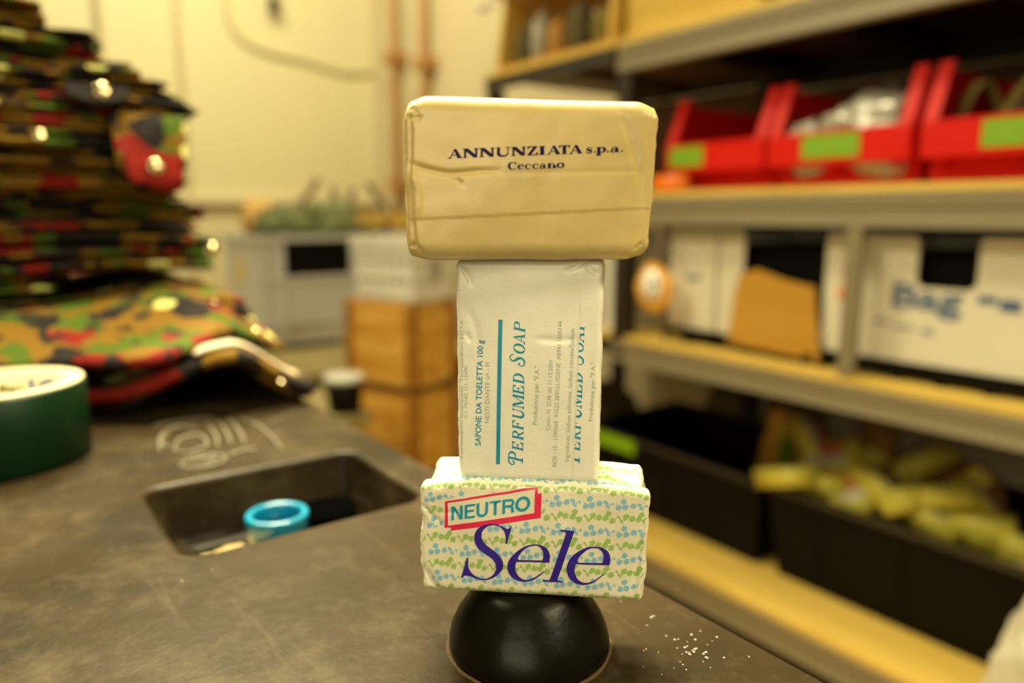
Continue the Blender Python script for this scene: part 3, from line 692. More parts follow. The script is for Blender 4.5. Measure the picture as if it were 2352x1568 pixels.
# underside, pierced by the tray
uh = [bm.verts.new((x, y, TZ-.038)) for x, y in rrect(HX0-.004, HX1+.004, HY0-.004, HY1+.004, .014)]
def get_e(a_, b_):
    e_ = bm.edges.get((a_, b_)); return e_ or bm.edges.new((a_, b_))
bmesh.ops.triangle_fill(bm, use_beauty=True, edges=[get_e(V_[i], V_[(i+1) % len(V_)]) for V_ in (prev, uh) for i in range(len(V_))])
ub = [bm.verts.new((v.co.x, v.co.y, TZ-.049)) for v in uh]
for i in range(len(uh)):
    j = (i+1) % len(uh); bm.faces.new((uh[i], uh[j], ub[j], ub[i]))
bm.faces.new(ub)
bmesh.ops.recalc_face_normals(bm, faces=bm.faces)
link('table_top', bm, M_table, t_tab)
for (a, b) in ((-.72, -.45), (.16, -.45), (-.72, 1.28), (.16, 1.28)):
    bm = bmesh.new(); prism(bm, [(a, b), (a+.06, b), (a+.06, b+.06), (a, b+.06)], 'z', 0, TZ-.05); bevel(bm, .004); link('leg', bm, M_steeld, t_tab)
bm = bmesh.new(); box(bm, -.70, .20, -.40, 1.32, .25, .27); bevel(bm, .004); link('lower_shelf', bm, M_black, t_tab)
# raised moulded relief (worn emblem)
bm = bmesh.new()
def ridge(pts, w=.0016, h=.0013):
    P = bez([(x, y, TZ+h*.4) for x, y in pts], 5); rr = [w*(.5+.5*min(1, 3*min(i, len(P)-1-i)/len(P)+.2)) for i in range(len(P))]
    tube(bm, P, rr, 6)
u = lambda a, b: (.100+a*.080+b*.012, .575+b*.085-a*.012)
for st in ([(0, .2), (.05, .7), (.2, .95), (.4, .8)], [(.12, .15), (.2, .5), (.38, .55), (.42, .2), (.25, .05), (.12, .15)], [(.5, .1), (.53, .5), (.5, .95)], [(.62, .12), (.64, .6), (.6, .98)], [(.74, .1), (.76, .5), (.72, 1.0)],
           [(.84, .95), (.95, .7), (1.0, .3), (1.02, .0), (1.03, -.25)], [(0, 1.1), (.3, 1.2), (.6, 1.15)], [(.08, .3), (.02, .55), (.14, .8)]):
    ridge([u(a, b) for a, b in st])
for st in ([(.14, -.28), (.26, -.10), (.45, -.14), (.52, -.3), (.38, -.42), (.2, -.4), (.14, -.28)], [(.22, -.25), (.34, -.18), (.44, -.26), (.32, -.34)], [(.56, -.2), (.7, -.12), (.82, -.14)]):
    ridge([u(a, b) for a, b in st], .0015)
eb = link('embossed_emblem', bm, mat('worn_relief', (.10, .08, .045), .6, var=.2, scale=40), t_tab, True); eb['label'] = 'paler raised moulded relief'

# objects in the tray
t = thing('cyan_ring_cap', 'cyan plastic ring-shaped cap standing in the recessed tray', 'cap', (.1495, .4700, TZ-.0448))
q_ = .78
bm = bmesh.new(); lathe(bm, [(r_*q_, z_) for r_, z_ in [(.0250, 0), (.0250, .010), (.0248, .0102), (.0215, .0102), (.0215, 0)]], 64, close=True)
link('base_ring', bm, M_black, t)
bm = bmesh.new(); lathe(bm, [(r_*q_, z_) for r_, z_ in [(.0252, .0103), (.0254, .0205), (.0262, .0225), (.0262, .0250), (.0254, .0263), (.0222, .0266), (.0206, .0256), (.0202, .023), (.0200, .0103)]], 96, close=True); link('cap_ring', bm, M_cyan, t)
bm = bmesh.new(); lathe(bm, [(0, .0095), (.0199*q_, .0095), (.0199*q_, .0100), (0, .0100)], 48); link('cap_inner', bm, M_cyan, t)
t = thing('black_round_disc', 'black round disc lying in the recessed tray right of the cyan ring', 'cap', (.1905, .484, TZ-.0448))  # short matt black disc on the tray floor
bm = bmesh.new(); lathe(bm, [(0, 0), (.0195, 0), (.0205, .002), (.0205, .014), (.0197, .0150), (0, .0152)], 64); link('disc_body', bm, mat('matt_black', (.001, .001, .001), .9, spec=0.), t)
# sawdust / debris in the tray corners
bm = bmesh.new(); rnd = random.Random(4)
for k in range(60):
    x = rnd.uniform(.10, .205); y = rnd.uniform(.412, .495); s = rnd.uniform(.0004, .0012)
    box(bm, x-s, x+s, y-s, y+s*1.6, TZ-.0449, TZ-.0449+s)
tag(link('dust_grains', bm, mat('dust', (.55, .45, .28), .9)), 'pale dust grains scattered on the floor of the recessed tray', 'dust', kind='stuff')

M_dust = mat('settled_dust', (.50, .36, .15), .9, var=.25, scale=90)
for k, (cx_, cy_, rx_, ry_, lb) in enumerate([(.108, .452, .020, .034, 'pale dust patch in the left corner of the recessed tray'), (.122, .484, .012, .012, 'small dust patch beside the cyan ring in the recessed tray'), (.2065, .448, .0048, .030, 'pale dust patch in the right corner of the recessed tray')]):
    bm = bmesh.new(); vs = []
    for q in range(28):
        a = 2*math.pi*q/28; r_ = 1+.25*noise.noise((math.cos(a)*1.5, math.sin(a)*1.5, k*3.3)); vs.append(bm.verts.new((min(.2105, cx_+rx_*r_*math.cos(a)), cy_+ry_*r_*math.sin(a), TZ-.0446)))
    bm.faces.new(vs)
    tag(link('dust_patch', bm, M_dust), lb, 'dust', kind='stuff')
# ---------------- tape roll ----------------
t = thing('tape_roll', 'roll of dark green tape standing flat at the left edge of the photo', 'tape roll', (.0041, .644, TZ+.0003))
bm = bmesh.new(); lathe(bm, [(.0500, .0005), (.0585, 0), (.0600, .002), (.0600, .0545), (.0588, .0560), (.0500, .0558)], 128, close=True); link('tape_layers', bm, M_tapeg, t)
bm = bmesh.new(); lathe(bm, [(.0470, .0), (.0499, .0), (.0499, .0568), (.0470, .0568)], 96, close=True)
lathe(bm, [(.0500, .0560), (.0586, .0561), (.0586, .0570), (.0500, .0569)], 128, close=True)
link('paper_core', bm, M_core, t)
# printed marks inside the core
bm = word('lO', .032, M_blue, None, None, bold=.0008)
wd = max(v.co.x for v in bm.verts)
for v in bm.verts:
    a = R(36+8)-v.co.x/.044; v.co = Vector((.0436*math.sin(a+.0)*1, .0436*math.cos(a), .030+v.co.y)) if False else Vector((.0467*math.sin(R(30)+.0+v.co.x/.047), .0467*math.cos(R(30)+.0+v.co.x/.047), .030+v.co.y*.9))
link('blue_print', bm, mat('blue_core_print', (.06, .12, .50), .6), t)
for (a0, a1, z0, z1) in ((6, 13, .040, .046), (14, 20, .036, .044), (22, 26, .041, .045), (70, 76, .040, .046), (78, 84, .038, .045)):
    bm = bmesh.new(); n = 4; vs = []
    for k in range(n+1):
        a = R(a0+(a1-a0)*k/n); vs.append((bm.verts.new((.0467*math.sin(a), .0467*math.cos(a), z0)), bm.verts.new((.0467*math.sin(a), .0467*math.cos(a), z1))))
    for p, q in zip(vs, vs[1:]): bm.faces.new((p[0], q[0], q[1], p[1]))
    link('dark_print', bm, mat('olive_core_print', (.12, .10, .02), .6), t)

# ---------------- camouflage jackets ----------------
def sheet(bm, x0, x1, y0, y1, th, zf, seed, nx=46, ny=30, yf=None):
    S = seed*7.13; top = []; bot = []
    for i in range(nx+1):
        rt = []; rb = []
        for j in range(ny+1):
            s, t_ = i/nx, j/ny
            s2 = .5-.5*math.cos(math.pi*s); t2 = .5-.5*math.cos(math.pi*t_)
            x = x0+(x1-x0)*s2; y = y0+(y1-y0)*t2
            x += (noise.noise((S, y*9, 1))*.016+noise.noise((S, y*31, 2))*.005)*s2; y += (noise.noise((x*9, S, 3))*.020+noise.noise((x*33, S, 4))*.007)*(1-t2)
            if yf: y += yf(x)*(1-t2)
            ds = min(s2, 1-s2)*(x1-x0); dt = min(t2, 1-t2)*(y1-y0); e = min(1, min(ds, dt)/(th*.55))
            pr = math.sqrt(max(0, 1-(1-e)**2))
            z = zf(x, y)+noise.noise((x*11+S, y*11, seed))*.0035+noise.noise((x*34+S, y*30, seed))*.0012
            h = th*.5*max(pr, .02)
            rt.append(bm.verts.new((x, y, z+h))); rb.append(bm.verts.new((x, y, z-h)))
        top.append(rt); bot.append(rb)
    for i in range(nx):
        for j in range(ny):
            bm.faces.new((top[i][j], top[i+1][j], top[i+1][j+1], top[i][j+1])); bm.faces.new((bot[i][j], bot[i][j+1], bot[i+1][j+1], bot[i+1][j]))
    for j in range(ny):
        bm.faces.new((top[0][j], top[0][j+1], bot[0][j+1], bot[0][j])); bm.faces.new((top[nx][j], bot[nx][j], bot[nx][j+1], top[nx][j+1]))
    for i in range(nx):
        bm.faces.new((top[i][0], bot[i][0], bot[i+1][0], top[i+1][0])); bm.faces.new((top[i][ny], top[i+1][ny], bot[i+1][ny], bot[i][ny]))
def snap(parent, p, nrm, r=.0062, m=None):
    bm = bmesh.new(); lathe(bm, [(0, .0028), (r*.35, .0030), (r*.5, .0022), (r*.75, .0026), (r, .0012), (r*.95, 0), (0, 0)], 20)
    M = Matrix.Translation(Vector(p)) @ Vector(nrm).to_track_quat('Z', 'Y').to_matrix().to_4x4()
    for v in bm.verts: v.co = M @ v.co
    link('snap_button', bm, m or M_brass, parent)
def jacket(x0, x1, y0, y1, z0, layers, zf, seed, label, snaps=(), yf=None):
    root = None
    bm = bmesh.new(); z = z0
    rnd = random.Random(seed)
    for k, th in enumerate(layers):
        zc = z+th*.5
        sheet(bm, x0, x1-rnd.uniform(0, .016), y0+rnd.uniform(0, .030), y1, th*1.10, (lambda X, Y, zc=zc: zc+zf(X, Y)), seed+k*.37, yf=yf)
        z += th
    o = link('camouflage_jacket', bm, M_camo, None, True)
    tag(o, label, 'jacket', 'folded camouflage jackets in the pile')
    for p, n_ in snaps: snap(o, p, n_)
    return o, z
def sst(a, b, x): t_ = max(0, min(1, (x-a)/(b-a))); return t_*t_*(3-2*t_)
# bottom jacket: arches up and droops over the table edge at the right
yfl = lambda x: .045*(1-sst(.06, .13, x))
yfa = lambda x: yfl(x)+.085*sst(.14, .24, x)
zfB = lambda x, y: .028*sst(.07, .17, x)-.036*sst(.18, .252, x)+.008*noise.noise((x*8, y*7, 1))*sst(.06, .1, x)+.006
jacket(-.42, .266, .662, 1.24, .9005, [.010, .011], zfB, 1, 'lowest camouflage jacket, its corner drooping over the table edge', [((.226, .672, .925), (.2, -.9, .6)), ((.250, .68, .915), (.6, -.5, .7))], yfl)
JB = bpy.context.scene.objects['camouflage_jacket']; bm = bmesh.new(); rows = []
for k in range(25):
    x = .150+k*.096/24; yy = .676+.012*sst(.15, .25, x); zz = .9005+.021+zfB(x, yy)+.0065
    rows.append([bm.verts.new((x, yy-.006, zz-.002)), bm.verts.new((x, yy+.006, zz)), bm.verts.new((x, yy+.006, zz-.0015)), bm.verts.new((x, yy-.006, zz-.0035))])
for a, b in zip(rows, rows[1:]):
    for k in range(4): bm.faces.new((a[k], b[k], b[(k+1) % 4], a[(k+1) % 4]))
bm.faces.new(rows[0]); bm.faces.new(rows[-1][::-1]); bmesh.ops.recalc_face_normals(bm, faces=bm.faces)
link('edge_highlight', bm, mat('edge_highlight_paint', (.50, .40, .28), .7), JB, True)  # pale strip painted as the highlight along the jacket's front fold
zfA = lambda x, y: .030*sst(.66, .86, y)+.018*sst(.05, .18, x)-.036*sst(.18, .260, x)+.007*noise.noise((x*9, y*8, 3))
jacket(-.42, .256, .665, 1.24, .9325, [.010, .010], zfA, 2, 'second camouflage jacket from the bottom, broad top fold facing the camera', [((.235, .765, .957), (.3, -.6, .7))], yfa)
zfC = lambda x, y: .012*sst(.05, .2, x)-.010*sst(.2, .26, x)+.008*noise.noise((x*8, y*8, 5))+.012
jacket(-.42, .240, .785, 1.24, .957, [.009, .010], zfC, 3, 'third camouflage jacket from the bottom, jutting out under the tall pile', [((.20, .80, .990), (0, -.8, .6))])
prof = [(.992, .232), (1.02, .230), (1.05, .224), (1.08, .218), (1.11, .208), (1.13, .200), (1.15, .198), (1.18, .208), (1.200, .200), (1.215, .165), (1.235, .140), (1.25, .10), (1.30, .09)]
def xe(z):
    for (a, xa), (b, xb) in zip(prof, prof[1:]):
        if a <= z <= b: return xa+(xb-xa)*(z-a)/(b-a)
    return prof[-1][1]
ordn = ['fourth', 'fifth', 'sixth', 'seventh', 'eighth', 'ninth', 'tenth', 'eleventh', 'twelfth', 'thirteenth', 'fourteenth', 'fifteenth', 'sixteenth', 'seventeenth', 'eighteenth']
z = .990; rnd = random.Random(11); k = 0; JK = []
while z < 1.268 and k < 15:
    lay = [rnd.uniform(.0045, .0065) for _ in range(3)]+([rnd.uniform(.004, .005)] if k % 3 == 1 else [])
    zf = lambda x, y, k=k: .010*noise.noise((x*5, y*5, 9+k*.12))+.006-.012*sst(.10, .24, x)*(.3+.7*abs(noise.noise((k*1.7, 1, 1))))
    X1 = xe(z)+rnd.uniform(-.008, .008); Y0 = .868+rnd.uniform(-.014, .012)
    sn = []
    for q in range(2):
        if rnd.random() < .16:
            sx = X1-rnd.uniform(.01, .07 if q == 0 else .20); sn.append(((sx, Y0-.012, z+.010), (rnd.uniform(-.2, .4), -1, rnd.uniform(0, .9))))
    lb = '%s camouflage jacket from the bottom, pressed in the tall pile' % ordn[k]
    o, z = jacket(-.42, X1, Y0, 1.22, z, lay, zf, 20+k, lb, sn); JK.append((o, X1, Y0, z)); z += .0006; k += 1
JK[-1][0]['label'] = 'topmost camouflage jacket, its top fold reaching the top left corner of the photo'
# hanging pocket flaps: cloth tabs with a snap
def flap(parent, x0, x1, y, z0, z1, m, seed, sn=None, tip=.5):
    bm = bmesh.new(); nx, nz = 16, 14; F = []; B = []
    for i in range(nx+1):
        a = []; b = []
        for j in range(nz+1):
            s, q = i/nx, j/nz; zb = z1-(z1-z0)*(.70+.30*(1-abs(s-tip)*2*(1 if tip == .5 else .6)))*q
            x = x0+(x1-x0)*s*(1-.10*q); yy = y-.018*math.sin(q*math.pi*.55)-.004*noise.noise((s*3, q*3, seed))
            a.append(bm.verts.new((x, yy, zb))); b.append(bm.verts.new((x, yy+.004, zb)))
        F.append(a); B.append(b)
    for i in range(nx):
        for j in range(nz):
            bm.faces.new((F[i][j], F[i][j+1], F[i+1][j+1], F[i+1][j])); bm.faces.new((B[i][j], B[i+1][j], B[i+1][j+1], B[i][j+1]))
    for j in range(nz): bm.faces.new((F[0][j], B[0][j], B[0][j+1], F[0][j+1])); bm.faces.new((F[nx][j], F[nx][j+1], B[nx][j+1], B[nx][j]))
    for i in range(nx): bm.faces.new((F[i][0], F[i+1][0], B[i+1][0], B[i][0])); bm.faces.new((F[i][nz], B[i][nz], B[i+1][nz], F[i+1][nz]))
    o = link('pocket_flap', bm, m, parent, True)
    if sn: snap(o, (sn[0], y-.021, sn[1]), (0, -1, .25), .008)
    return o
M_rflap = mat('red_brown_cloth', (.13, .008, .005), .9, var=.25, scale=30, bump=.3, spec=.05); M_dflap = mat('charcoal_cloth', (.016, .013, .012), .9, var=.3, spec=.05)
def near(zz): return min(JK, key=lambda q: abs(q[3]-zz))
j = near(1.15); f1 = flap(j[0], .128, .200, j[2]-.004, 1.100, 1.178, M_camo, 3, None)
j = near(1.14); f2 = flap(j[0], .135, .190, j[2]-.022, 1.098, 1.140, M_rflap, 5, (.160, 1.124), .75); f2['label'] = 'red-brown pocket flap with a metal snap'
j = near(1.21); f3 = flap(j[0], .092, .150, j[2]-.004, 1.180, 1.205, M_dflap, 7, (.122, 1.196)); f3['label'] = 'charcoal tab with a metal snap'
# ---------------- black knob ----------------
kx, ky = .1744, .2262
t = thing('black_dome', 'black rounded plastic dome on the table, carrying the tower of soap bars', 'plastic dome', (kx, ky, TZ))
bm = bmesh.new()
lathe(bm, [(.0325, 0), (.0334, .0015), (.0336, .0045), (.0326, .0085), (.0303, .0135), (.0270, .0185), (.0243, .0225), (.0222, .0255), (.0204, .0275), (.0182, .0288), (.0150, .0293), (0, .0294)], 96)
for v in bm.verts:
    v.co += Vector((v.co.x, v.co.y, 0))*.012*noise.noise(v.co*60)+Vector((0, 0, .0004*noise.noise(v.co*110) if v.co.z < .028 else 0))
link('knob_dome', bm, mat('glossy_black_plastic', (.005, .004, .002), .33, var=.3, scale=60, bump=.03, bscale=260, spec=.15), t, True)
bm = bmesh.new(); lathe(bm, [(.0330, .0001), (.0338, .0009), (.0342, .0006), (.0347, .0001)], 96)
for v in bm.verts:
    a = math.atan2(v.co.y, v.co.x); r = v.co.xy.length
    k = 1+(.03*noise.noise((math.cos(a)*3, math.sin(a)*3, 2)) if r > .0335 else 0); v.co.x *= k; v.co.y *= k
link('dust_collar', bm, mat('packed_dust', (.085, .05, .014), .95, var=.3, scale=200), t, True)
rnd = random.Random(9)
bm = bmesh.new()
for k in range(70):
    a = rnd.gauss(.02, .010) if k % 2 else rnd.uniform(-.06, .06); b = rnd.gauss(0, .008) if k % 2 else rnd.uniform(-.05, .05)
    x = kx+.030+a; y = ky-.044+b; s = rnd.uniform(.00015, .00038)
    if math.hypot(x-kx, y-ky) < .040 or x > .246: continue
    box(bm, x-s, x+s, y-s, y+s, TZ+.0001, TZ+.0001+s)
tag(link('white_specks', bm, mat('white_crumbs', (.50, .45, .34), .8)), 'tiny white crumbs scattered on the table right of the black dome', 'crumbs', kind='stuff')

# ---------------- soap bars ----------------
class Soap:
    # analytic wrapped bar: local x right, y back (front face y=0), z up from its base
    def __init__(s, W, D, H, r, deform, step=.0005):
        s.W, s.D, s.H, s.r, s.df, s.step = W, D, H, r, deform, step
    def rnd(s, p):
        rx, ry, rz = s.r; hx = s.W/2
        q = Vector((max(-hx+rx, min(hx-rx, p.x)), max(ry, min(s.D-ry, p.y)), max(rz, min(s.H-rz, p.z))))
        d = p-q; d = Vector((d.x/rx, d.y/ry, d.z/rz))
        if d.length < 1e-6: return p
        d.normalize(); return q+Vector((d.x*rx, d.y*ry, d.z*rz))
    def at(s, p):
        q = s.rnd(p); return q+s.df(q, s)
    def front(s, u, v, off):
        e = .0003
        a = s.at(Vector((u, 0, v))); b = s.at(Vector((u+e, 0, v))); c = s.at(Vector((u, 0, v+e)))
        n = (b-a).cross(c-a)
        return a+n.normalized()*off
    def top(s, u, w, off):
        e = .0003
        a = s.at(Vector((u, w, s.H))); b = s.at(Vector((u+e, w, s.H))); c = s.at(Vector((u, w+e, s.H)))
        return a+(b-a).cross(c-a).normalized()*off
    def mesh(s):
        bm = bmesh.new(); cache = {}
        nx, ny, nz = int(s.W/s.step), int(s.D/s.step), int(s.H/s.step)
        X = [-s.W/2+s.W*i/nx for i in range(nx+1)]; Y = [s.D*i/ny for i in range(ny+1)]; Z = [s.H*i/nz for i in range(nz+1)]
        def V(i, j, k):
            if (i, j, k) not in cache: cache[(i, j, k)] = bm.verts.new(s.at(Vector((X[i], Y[j], Z[k]))))
            return cache[(i, j, k)]
        for i in range(nx):
            for k in range(nz):
                bm.faces.new((V(i, 0, k), V(i+1, 0, k), V(i+1, 0, k+1), V(i, 0, k+1))); bm.faces.new((V(i, ny, k), V(i, ny, k+1), V(i+1, ny, k+1), V(i+1, ny, k)))
            for j in range(ny):
                bm.faces.new((V(i, j, nz), V(i+1, j, nz), V(i+1, j+1, nz), V(i, j+1, nz))); bm.faces.new((V(i, j, 0), V(i, j+1, 0), V(i+1, j+1, 0), V(i+1, j, 0)))
        for j in range(ny):
            for k in range(nz):
                bm.faces.new((V(0, j, k), V(0, j, k+1), V(0, j+1, k+1), V(0, j+1, k))); bm.faces.new((V(nx, j, k), V(nx, j+1, k), V(nx, j+1, k+1), V(nx, j, k+1)))
        return bm
def seg_d(x, z, pts):
    best = 9; bt = 0; n = len(pts)-1
    for i in range(n):
        ax, az = pts[i]; bx, bz = pts[i+1]; dx, dz = bx-ax, bz-az
        t_ = max(0, min(1, ((x-ax)*dx+(z-az)*dz)/(dx*dx+dz*dz))); d = math.hypot(x-ax-dx*t_, z-az-dz*t_)
        if d < best: best = d; bt = (i+t_)/n; sg = ((x-ax)*dz-(z-az)*dx)/math.hypot(dx, dz)
    return best, bt, sg
def crease(x, z, pts, depth, width, asym=.0):
    d, t_, sg = seg_d(x, z, pts); width = max(width, .00095)
    if d > width*4: return 0
    f = math.exp(-(d/width)**2)*depth*min(1, 4*min(t_, 1-t_)+.25)
    return f*(1+asym*max(-1, min(1, sg/width)))
def lin(x, pts):
    if x <= pts[0][0]: return pts[0][1]
    for (a, ya), (b, yb) in zip(pts, pts[1:]):
        if x <= b: return ya+(yb-ya)*(x-a)/(b-a)
    return pts[-1][1]
def endfold(p, s, sign, amp, sd):
    # crumpled paper tuck at an end: only close to x = +-W/2
    e = max(0, 1-(s.W/2-abs(p.x))/.006) if p.x*sign > 0 else 0
    if e <= 0: return 0
    return e*amp*(noise.noise((p.y*140, p.z*120, sd))+.5*abs(noise.noise((p.y*300, p.z*260, sd+3))))
# ---- lowest bar (printed) ----
def dfS(p, s):
    x, y, z = p; hx = s.W/2; f = 1-sst(0, .010, y); tp = sst(s.H-.010, s.H, z)
    d = Vector((0, 0, 0)); mm = 1000
    # face slightly wider at the right top, narrower at right bottom
    d.x += (x/hx)*(.0016*(z/s.H) if x > 0 else .0)
    d.y += -.0009*(1-(x/hx)**2)*math.sin(math.pi*z/s.H)*f                      # gentle bulge
    d.y += .0005*noise.noise((x*45, z*45, 3))*f+.00015*noise.noise((x*160, z*160, 5))*f
    d.z += .0005*noise.noise((x*70, y*90, 7))*tp+.0004*noise.noise((x*170, y*150, 8))*tp
    # corners: dented at upper ends behind the front edge
    k = sst(hx-.018, hx, abs(x))*sst(s.H-.012, s.H, z)
    d.z -= .0018*k*(1-.6*sst(.012, .026, y))*(1 if x > 0 else 1.0); d.x -= math.copysign(.0022, x)*k*sst(.004, .016, y)
    d.z -= .0022*k*(1-f)*math.exp(-((y-.012)/.006)**2)
    d.x -= math.copysign(.0010, x)*sst(hx-.006, hx, abs(x))*math.exp(-((y-.013)/.006)**2)
    d.x += endfold(p, s, 1, .0010, 2)+endfold(p, s, -1, -.0012, 6)
    # left end: diagonal tucks
    d.y += f*crease(x, z, [(-.0435, .0365), (-.0405, .0350), (-.0385, .0315), (-.0350, .029)], .0007, .0011, .5)
    d.y -= f*crease(x, z, [(-.042, .030), (-.039, .040), (-.034, .045)], .0009, .0024)
    d.y += f*crease(x, z, [(-.042, .010), (-.0395, .004), (-.036, .001)], .0010, .0014, .4)
    d.y += f*crease(x, z, [(.0395, .002), (.0405, .02), (.042, .04)], .0004, .0008, .6)
    d.y += f*crease(x, z, [(-.036, .033), (-.030, .034), (-.027, .0335)], .0003, .0007)
    return d
sp3 = Soap(.0876, .030, .0470, (.0018, .0032, .0032), dfS)
def deep(o, mx): return o
def soap_root(name, label, loc, ang):
    return thing(name, label, 'soap bar', loc, R(ang), 'stacked wrapped soap bars')
def refine(bm, maxlen):
    bmesh.ops.triangulate(bm, faces=bm.faces)
    for _ in range(7):
        es = [e for e in bm.edges if e.calc_length() > maxlen]
        if not es: break
        bmesh.ops.subdivide_edges(bm, edges=es, cuts=1); bmesh.ops.triangulate(bm, faces=[f for f in bm.faces if len(f.verts) > 3])
def decal(bm, soap, mapf, off, name, m, parent, maxlen=.0016, clip=None):
    refine(bm, maxlen)
    if clip:
        kill = [f for f in bm.faces if not clip(f.calc_center_median())]; bmesh.ops.delete(bm, geom=kill, context='FACES')
    for v in bm.verts:
        u_, v_ = mapf(v.co.x, v.co.y); v.co = soap.front(u_, v_, off)
    bmesh.ops.dissolve_degenerate(bm, dist=.000002, edges=bm.edges); bm.normal_update()
    for f in bm.faces:
        if f.normal.y > 0: f.normal_flip()
    return link(name, bm, m, parent, True)
def polyface(bm, loops, mi=0):
    tri = tessellate_polygon([[Vector((x, y, 0)) for x, y in L] for L in loops]); vs = [bm.verts.new((x, y, 0)) for L in loops for x, y in L]
    for t_ in tri:
        try: f = bm.faces.new([vs[i] for i in t_]); f.material_index = mi; f.normal_update(); (f.normal_flip() if f.normal.z < 0 else None)
        except ValueError: pass
def mmL(L): return [(x/1000, y/1000) for x, y in L]
root3 = soap_root('soap_bar', 'floral-printed soap bar lying on the black dome, lowest of the tower, with a red-framed banner', (.1652, .2133, .9296), -42.9)
bmS = sp3.mesh()
# floral print: rows of little five-petal flowers, part of the wrapper itself
def sm_closed(L, n=4):
    P = [Vector((x, y, 0)) for x, y in L]; N_ = len(P); out = []
    for i in range(N_):
        p0, p1, p2, p3 = P[i-1], P[i], P[(i+1) % N_], P[(i+2) % N_]
        sharp = (p1-p0).length > 0 and (p2-p1).length > 0 and (p1-p0).normalized().dot((p2-p1).normalized()) < .45
        sharp2 = (p2-p1).normalized().dot((p3-p2).normalized()) < .45
        m1 = Vector() if sharp else (p2-p0)*.5; m2 = Vector() if sharp2 else (p3-p1)*.5
        if sharp: m1 = (p2-p1)*.6
        if sharp2: m2 = (p2-p1)*.6
        sl_ = (p2-p1).length
        if m1.length > sl_*1.1: m1 = m1.normalized()*sl_
        if m2.length > sl_*1.1: m2 = m2.normalized()*sl_
        if sl_ > .005: m1 = p2-p1; m2 = p2-p1
        for k in range(n):
            t_ = k/n; q = (2*t_**3-3*t_**2+1)*p1+(t_**3-2*t_**2+t_)*m1+(-2*t_**3+3*t_**2)*p2+(t_**3-t_**2)*m2
            out.append((q.x, q.y))
    return out
def pt_in(x, y, L):
    c = False; j_ = len(L)-1
    for i in range(len(L)):
        if (L[i][1] > y) != (L[j_][1] > y) and x < (L[j_][0]-L[i][0])*(y-L[i][1])/(L[j_][1]-L[i][1])+L[i][0]: c = not c
        j_ = i
    return c
FRAME = mmL([(-33.52,38.22),(2.54,45.64),(2.47,42.96),(3.91,43.29),(3.72,33.3),(-31.31,26.13),(-31.56,27.41),(-33.96,27.19)])
WIN = mmL([(-32.56,37.54),(1.52,44.52),(1.31,35.08),(-32.52,28.19)])
def petal_flower(cx, cy, r, rot, mi, fn):
    # five-lobed flower printed in slanting hatch stripes
    def rad(th): return r*1.14*(.60+.40*abs(math.cos(2.5*(th-rot)))**.45)
    ca, sa = math.cos(R(-27)), math.sin(R(-27)); nb = 6; w_ = 2.28*r/nb
    outl = [(rad(2*math.pi*k/40)*math.cos(2*math.pi*k/40), rad(2*math.pi*k/40)*math.sin(2*math.pi*k/40)) for k in range(40)]
    def ext(s):
        ts = []
        for k in range(40):
            (a0, b0), (a1, b1) = outl[k], outl[(k+1) % 40]
            if (a0-s)*(a1-s) < 0: ts.append(b0+(b1-b0)*(s-a0)/(a1-a0))
        return (min(ts), max(ts)) if len(ts) > 1 else None
    for k in range(nb):
        S_ = [-r*1.14+w_*(k+f_) for f_ in (.08, .5, .92)]; E_ = [ext(s) for s in S_]
        if any(e is None for e in E_): continue
        L = [(S_[i], E_[i][1]) for i in range(3)]+[(S_[i], E_[i][0]) for i in (2, 1, 0)]
        curved = fn is fn_top or cy > .0415 or cy < .0045
        nseg = 5 if curved else 1
        if nseg == 1:
            ring = [fn(cx+x*ca-y*sa, cy+x*sa+y*ca) for x, y in L]
            if any(v is None for v in ring): continue
            bmS.faces.new([bmS.verts.new(v) for v in ring][::-1]).material_index = mi
        else:
            rows_ = []
            for g in range(nseg+1):
                rows_.append([fn(cx+S_[i]*ca-(E_[i][0]+(E_[i][1]-E_[i][0])*g/nseg)*sa, cy+S_[i]*sa+(E_[i][0]+(E_[i][1]-E_[i][0])*g/nseg)*ca) for i in range(3)])
            for ra, rb in zip(rows_, rows_[1:]):
                if any(v is None for v in ra+rb): continue
                VA = [bmS.verts.new(v) for v in ra]; VB = [bmS.verts.new(v) for v in rb]
                for i in (0, 1): bmS.faces.new((VA[i], VA[i+1], VB[i+1], VB[i])).material_index = mi
def leaf(x0, y0, x1, y1, w_, mi, fn):
    dx, dy = x1-x0, y1-y0; l_ = math.hypot(dx, dy); nx_, ny_ = -dy/l_*w_, dx/l_*w_
    ring = [fn(*c) for c in ((x0, y0), (x0+dx*.4-nx_, y0+dy*.4-ny_), (x1, y1), (x0+dx*.5+nx_, y0+dy*.5+ny_))]
    if any(v is None for v in ring): return
    bmS.faces.new([bmS.verts.new(v) for v in ring]).material_index = mi
